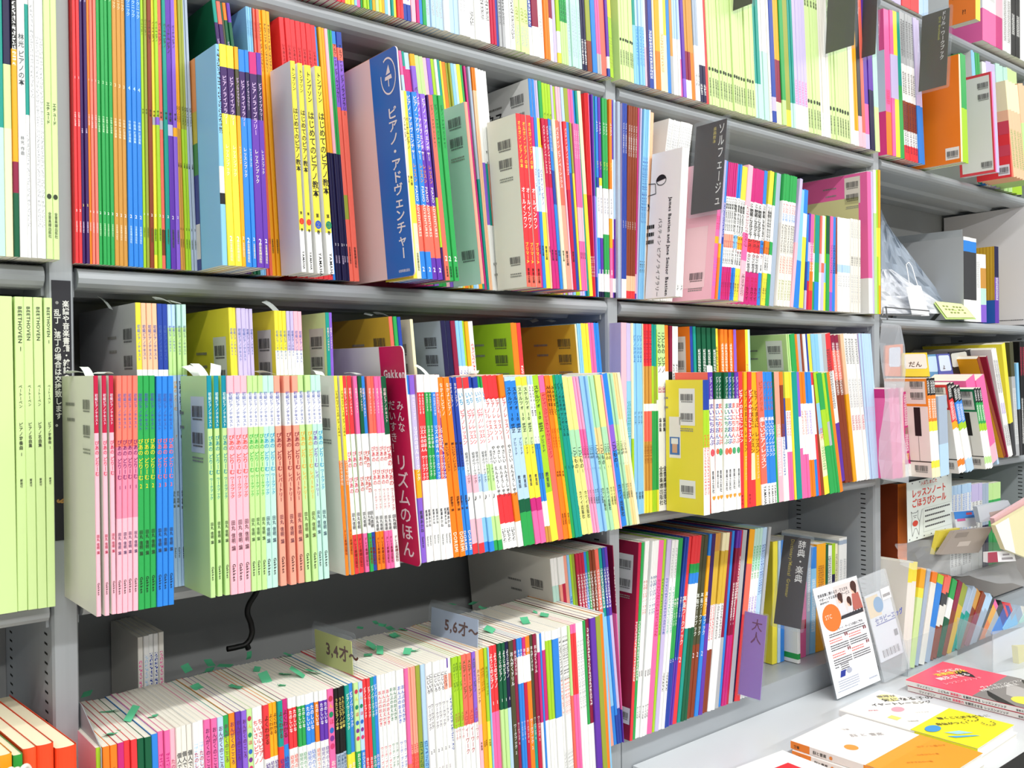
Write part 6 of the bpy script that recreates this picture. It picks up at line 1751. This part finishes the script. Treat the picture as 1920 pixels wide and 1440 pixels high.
    # a blue pack and bagged things heaped behind the cases
    def pack(name, q, Y, col, lab, cat, bands=(), d=(0, .01, 0)):
        P = [atY(x, y, Y)+Vector((0, 0, ZO)) for x, y in q]
        mb = MB()
        mb.slab(P, d)
        o = tag(mb.obj(name, [mat(col, .35)]), lab, cat)
        if bands:
            mb = MB()
            ms = []
            for k, (u0, u1, v0, v1, c) in enumerate(bands):
                ms.append(mat(c, .4))
                mb.add([(P[0]*(1-u)+P[1]*u)*(1-v)+(P[3]*(1-u)+P[2]*u)*v+Vector((0, -.0004-.0001*k, 0)) for u, v in ((u0, v0), (u1, v0), (u1, v1), (u0, v1))], [(0, 1, 2, 3)], k)
            mb.obj('print', ms, o)
        return o
    pack('sticker_pack', [(1793, 990), (1832, 986), (1824, 957), (1788, 960)], -.02, 'e4e8ee', 'blue and white sticker pack standing beside the poster', 'pack', [(0, 1, .55, 1, '3f8adc'), (.1, .5, .4, .55, 'd86aa0'), (.6, .9, .75, .9, 'c84a5a')])
    rnd = random.Random(2)
    pack('bagged_booklet', [(1752, 1040), (1790, 1036), (1800, 990), (1762, 996)], -.05, 'd9c84a', 'yellow bagged booklet lying over the leaning cases', 'booklet', [(0, 1, 0, .3, '8a8a4a')])
    pack('bagged_booklet', [(1762, 1040), (1835, 1036), (1862, 988), (1790, 996)], -.07, '9a8f86', 'grey-brown bagged booklet lying over the leaning cases', 'booklet', [(.3, .6, .3, .5, 'b8ada4'), (.1, .4, .7, .9, '847a72')])
    pack('bagged_booklet', [(1852, 1055), (1905, 1052), (1900, 1032), (1852, 1036)], -.1, 'f0eef0', 'white price label with maroon edge among the bagged booklets', 'label', [(0, .35, 0, 1, 'a83a50'), (.5, .9, .2, .4, '9a9498'), (.55, .8, .6, .75, '9a9498')])
    pack('bagged_sheet', [(1838, 980), (1905, 965), (1890, 938), (1832, 950)], -.05, 'c9d2da', 'pale blue bagged sheet at the back of the heap, far bay', 'sheet', [(.3, .9, .1, .5, 'b8a8a0')])
    pack('bagged_sheet', [(1870, 1000), (1960, 960), (1950, 920), (1864, 972)], -.08, 'f2c8cc', 'pale pink bagged sheet in the heap of booklets', 'sheet')
    pack('bagged_sheet', [(1884, 1030), (1960, 1060), (1960, 930), (1866, 985)], -.11, 'efe7b8', 'cream bagged sheet standing in the heap of booklets', 'sheet', [(.0, .25, 0, 1, 'f4f2f0'), (.5, .9, .2, .3, 'e4dc9c')])
    film = [(1690, 1062), (1925, 1100), (1925, 1020), (1720, 1022)]
    P = [atY(x, y, -.083)+Vector((0, 0, ZO)) for x, y in film]
    mb = MB()
    n, k = 14, 5
    for j in range(k+1):
        for i in range(n+1):
            u, v = i/n, j/k
            p = (P[0]*(1-u)+P[1]*u)*(1-v)+(P[3]*(1-u)+P[2]*u)*v+Vector((0, rnd.uniform(-.004, .004)+.05*v, rnd.uniform(-.004, .004)))
            mb.v.append(tuple(p))
    mb.f = [(j*(n+1)+i, j*(n+1)+i+1, (j+1)*(n+1)+i+1, (j+1)*(n+1)+i) for j in range(k) for i in range(n)]
    mb.m = [0]*len(mb.f)
    tag(mb.obj('film_wrap', [FILM]), 'crinkled clear film wrapping over the tops of the leaning cases', 'wrapping')


def end_bay():
    # thick curved orange books at the near end of the bottom row
    def fat(lab, q, Y, cols, d=.19):
        o = empty('thick_handbook')
        (x0, y0), (x1, y1) = q
        P0, P1 = atY(x0, y0, Y), atY(x1, y1, Y)
        o.location = (P0.x, Y, ZD+ZO)
        tag(o, lab, 'book', 'thick handbooks in the end bay')
        wd, h = P1.x-P0.x, P1.z-ZD
        mb = MB()
        n = 8
        k = -.016
        sec = [(wd*(.5-.5*math.cos(math.pi*i/n)), -wd*.2*math.sin(math.pi*i/n)) for i in range(n+1)]
        mb.add([(x, y, 0) for x, y in sec]+[(x, y, h) for x, y in sec]+[(k, d, 0), (k, d, h), (wd+k, d, 0), (wd+k, d, h)],
               [(i, i+1, n+2+i, n+1+i) for i in range(n)]+[(2*n+2, 0, n+1, 2*n+3), (n, 2*n+4, 2*n+5, 2*n+1)])
        c = mb.obj('cover', [mat(cols[0], .35)], o)
        mb = MB()
        m = 8
        ins = [(x*.9+wd*.05, y+.003) for x, y in sec]
        L = [(wd*.04+k*i/m, .004+(d-.008)*i/m) for i in range(1, m+1)]
        R = [(wd*.96+k*i/m, .004+(d-.008)*i/m) for i in range(1, m+1)]
        ring = ins+R+L[::-1]
        nn = len(ring)
        mb.add([(x, y, 0) for x, y in ring]+[(x, y, h-.0012) for x, y in ring], [tuple(range(nn))[::-1], tuple(range(nn, 2*nn))]+[(i, (i+1) % nn, nn+(i+1) % nn, nn+i) for i in range(nn)])
        mb.obj('pages', [mat('f8efcf', .8)], o)
        mb = MB()
        htext(mb, '事典', 0, 0, min(.02, wd*.8), fn=lambda a, b: (wd*.3+b*.5, -wd*.205-.0004, h-.03-a))
        mb.obj('spine_title', [mat('7a2410', .6)], o)
    fat('outermost thick orange-red handbook with curved spine beside the near post', ((103, 1395), (143, 1393)), -.095, ('f0481e',))
    fat('middle thick orange-red handbook with curved spine, end bay bottom row', ((68, 1397), (100, 1390)), -.095, ('f04a20',))
    fat('orange-red handbook beside the green ring notebook, end bay bottom row', ((42, 1402), (68, 1398)), -.095, ('ee5426',))
    fat('green ring notebook among the orange handbooks, end bay bottom row', ((24, 1410), (42, 1412)), -.1, ('2f9c3c',))
    fat('yellow-orange ring notebook at the near edge, end bay bottom row', ((-10, 1412), (22, 1410)), -.1, ('f8a01e',))
    for k, (x, y, r) in enumerate(((46, 1425, .009), (30, 1424, .007), (18, 1424, .007))):
        cu = bpy.data.curves.new('ring', 'CURVE')
        cu.dimensions = '3D'
        cu.bevel_depth = .0022
        sp = cu.splines.new('BEZIER')
        sp.bezier_points.add(4)
        p = atY(x, y, -.112)
        for i, bp in enumerate(sp.bezier_points):
            a = math.radians(-20+i*55)
            bp.co = (p.x+r*math.cos(a)*.7, p.y+r*.6*math.cos(a), p.z+ZO+r*1.6*math.sin(a)-.02)
            bp.handle_left_type = bp.handle_right_type = 'AUTO'
        t = link('tmp', cu)
        me = bpy.data.meshes.new_from_object(t)
        bpy.data.objects.remove(t)
        me.materials.append(mat('e8e6dc', .4))
        tag(link('binder_ring', me), ('largest', 'middle', 'smallest')[k]+' pale plastic binder ring at the head of a ring notebook', 'ring', 'binder rings')
    # steel bookend plate beside the first songbooks
    mb = MB()
    P = [atX(x, y, .0145) for x, y in ((178, 1401), (168, 1330), (149, 1302))]
    mb.add([(.0135, -.064, ZD), (.0135, -.064, ZD+.214), (.0135, .0, ZD+.24), (.0135, .16, ZD+.245), (.0135, .16, ZD)], [(0, 1, 2, 3, 4)])
    o = mb.obj('steel_bookend', [STEEL])
    m = o.modifiers.new('thick', 'SOLIDIFY')
    m.thickness = .0008
    o.location.z = ZO
    tag(o, 'low grey steel bookend with sloping top against the near post, bottom row', 'bookend')


far_bay()
counter_things()
end_bay()
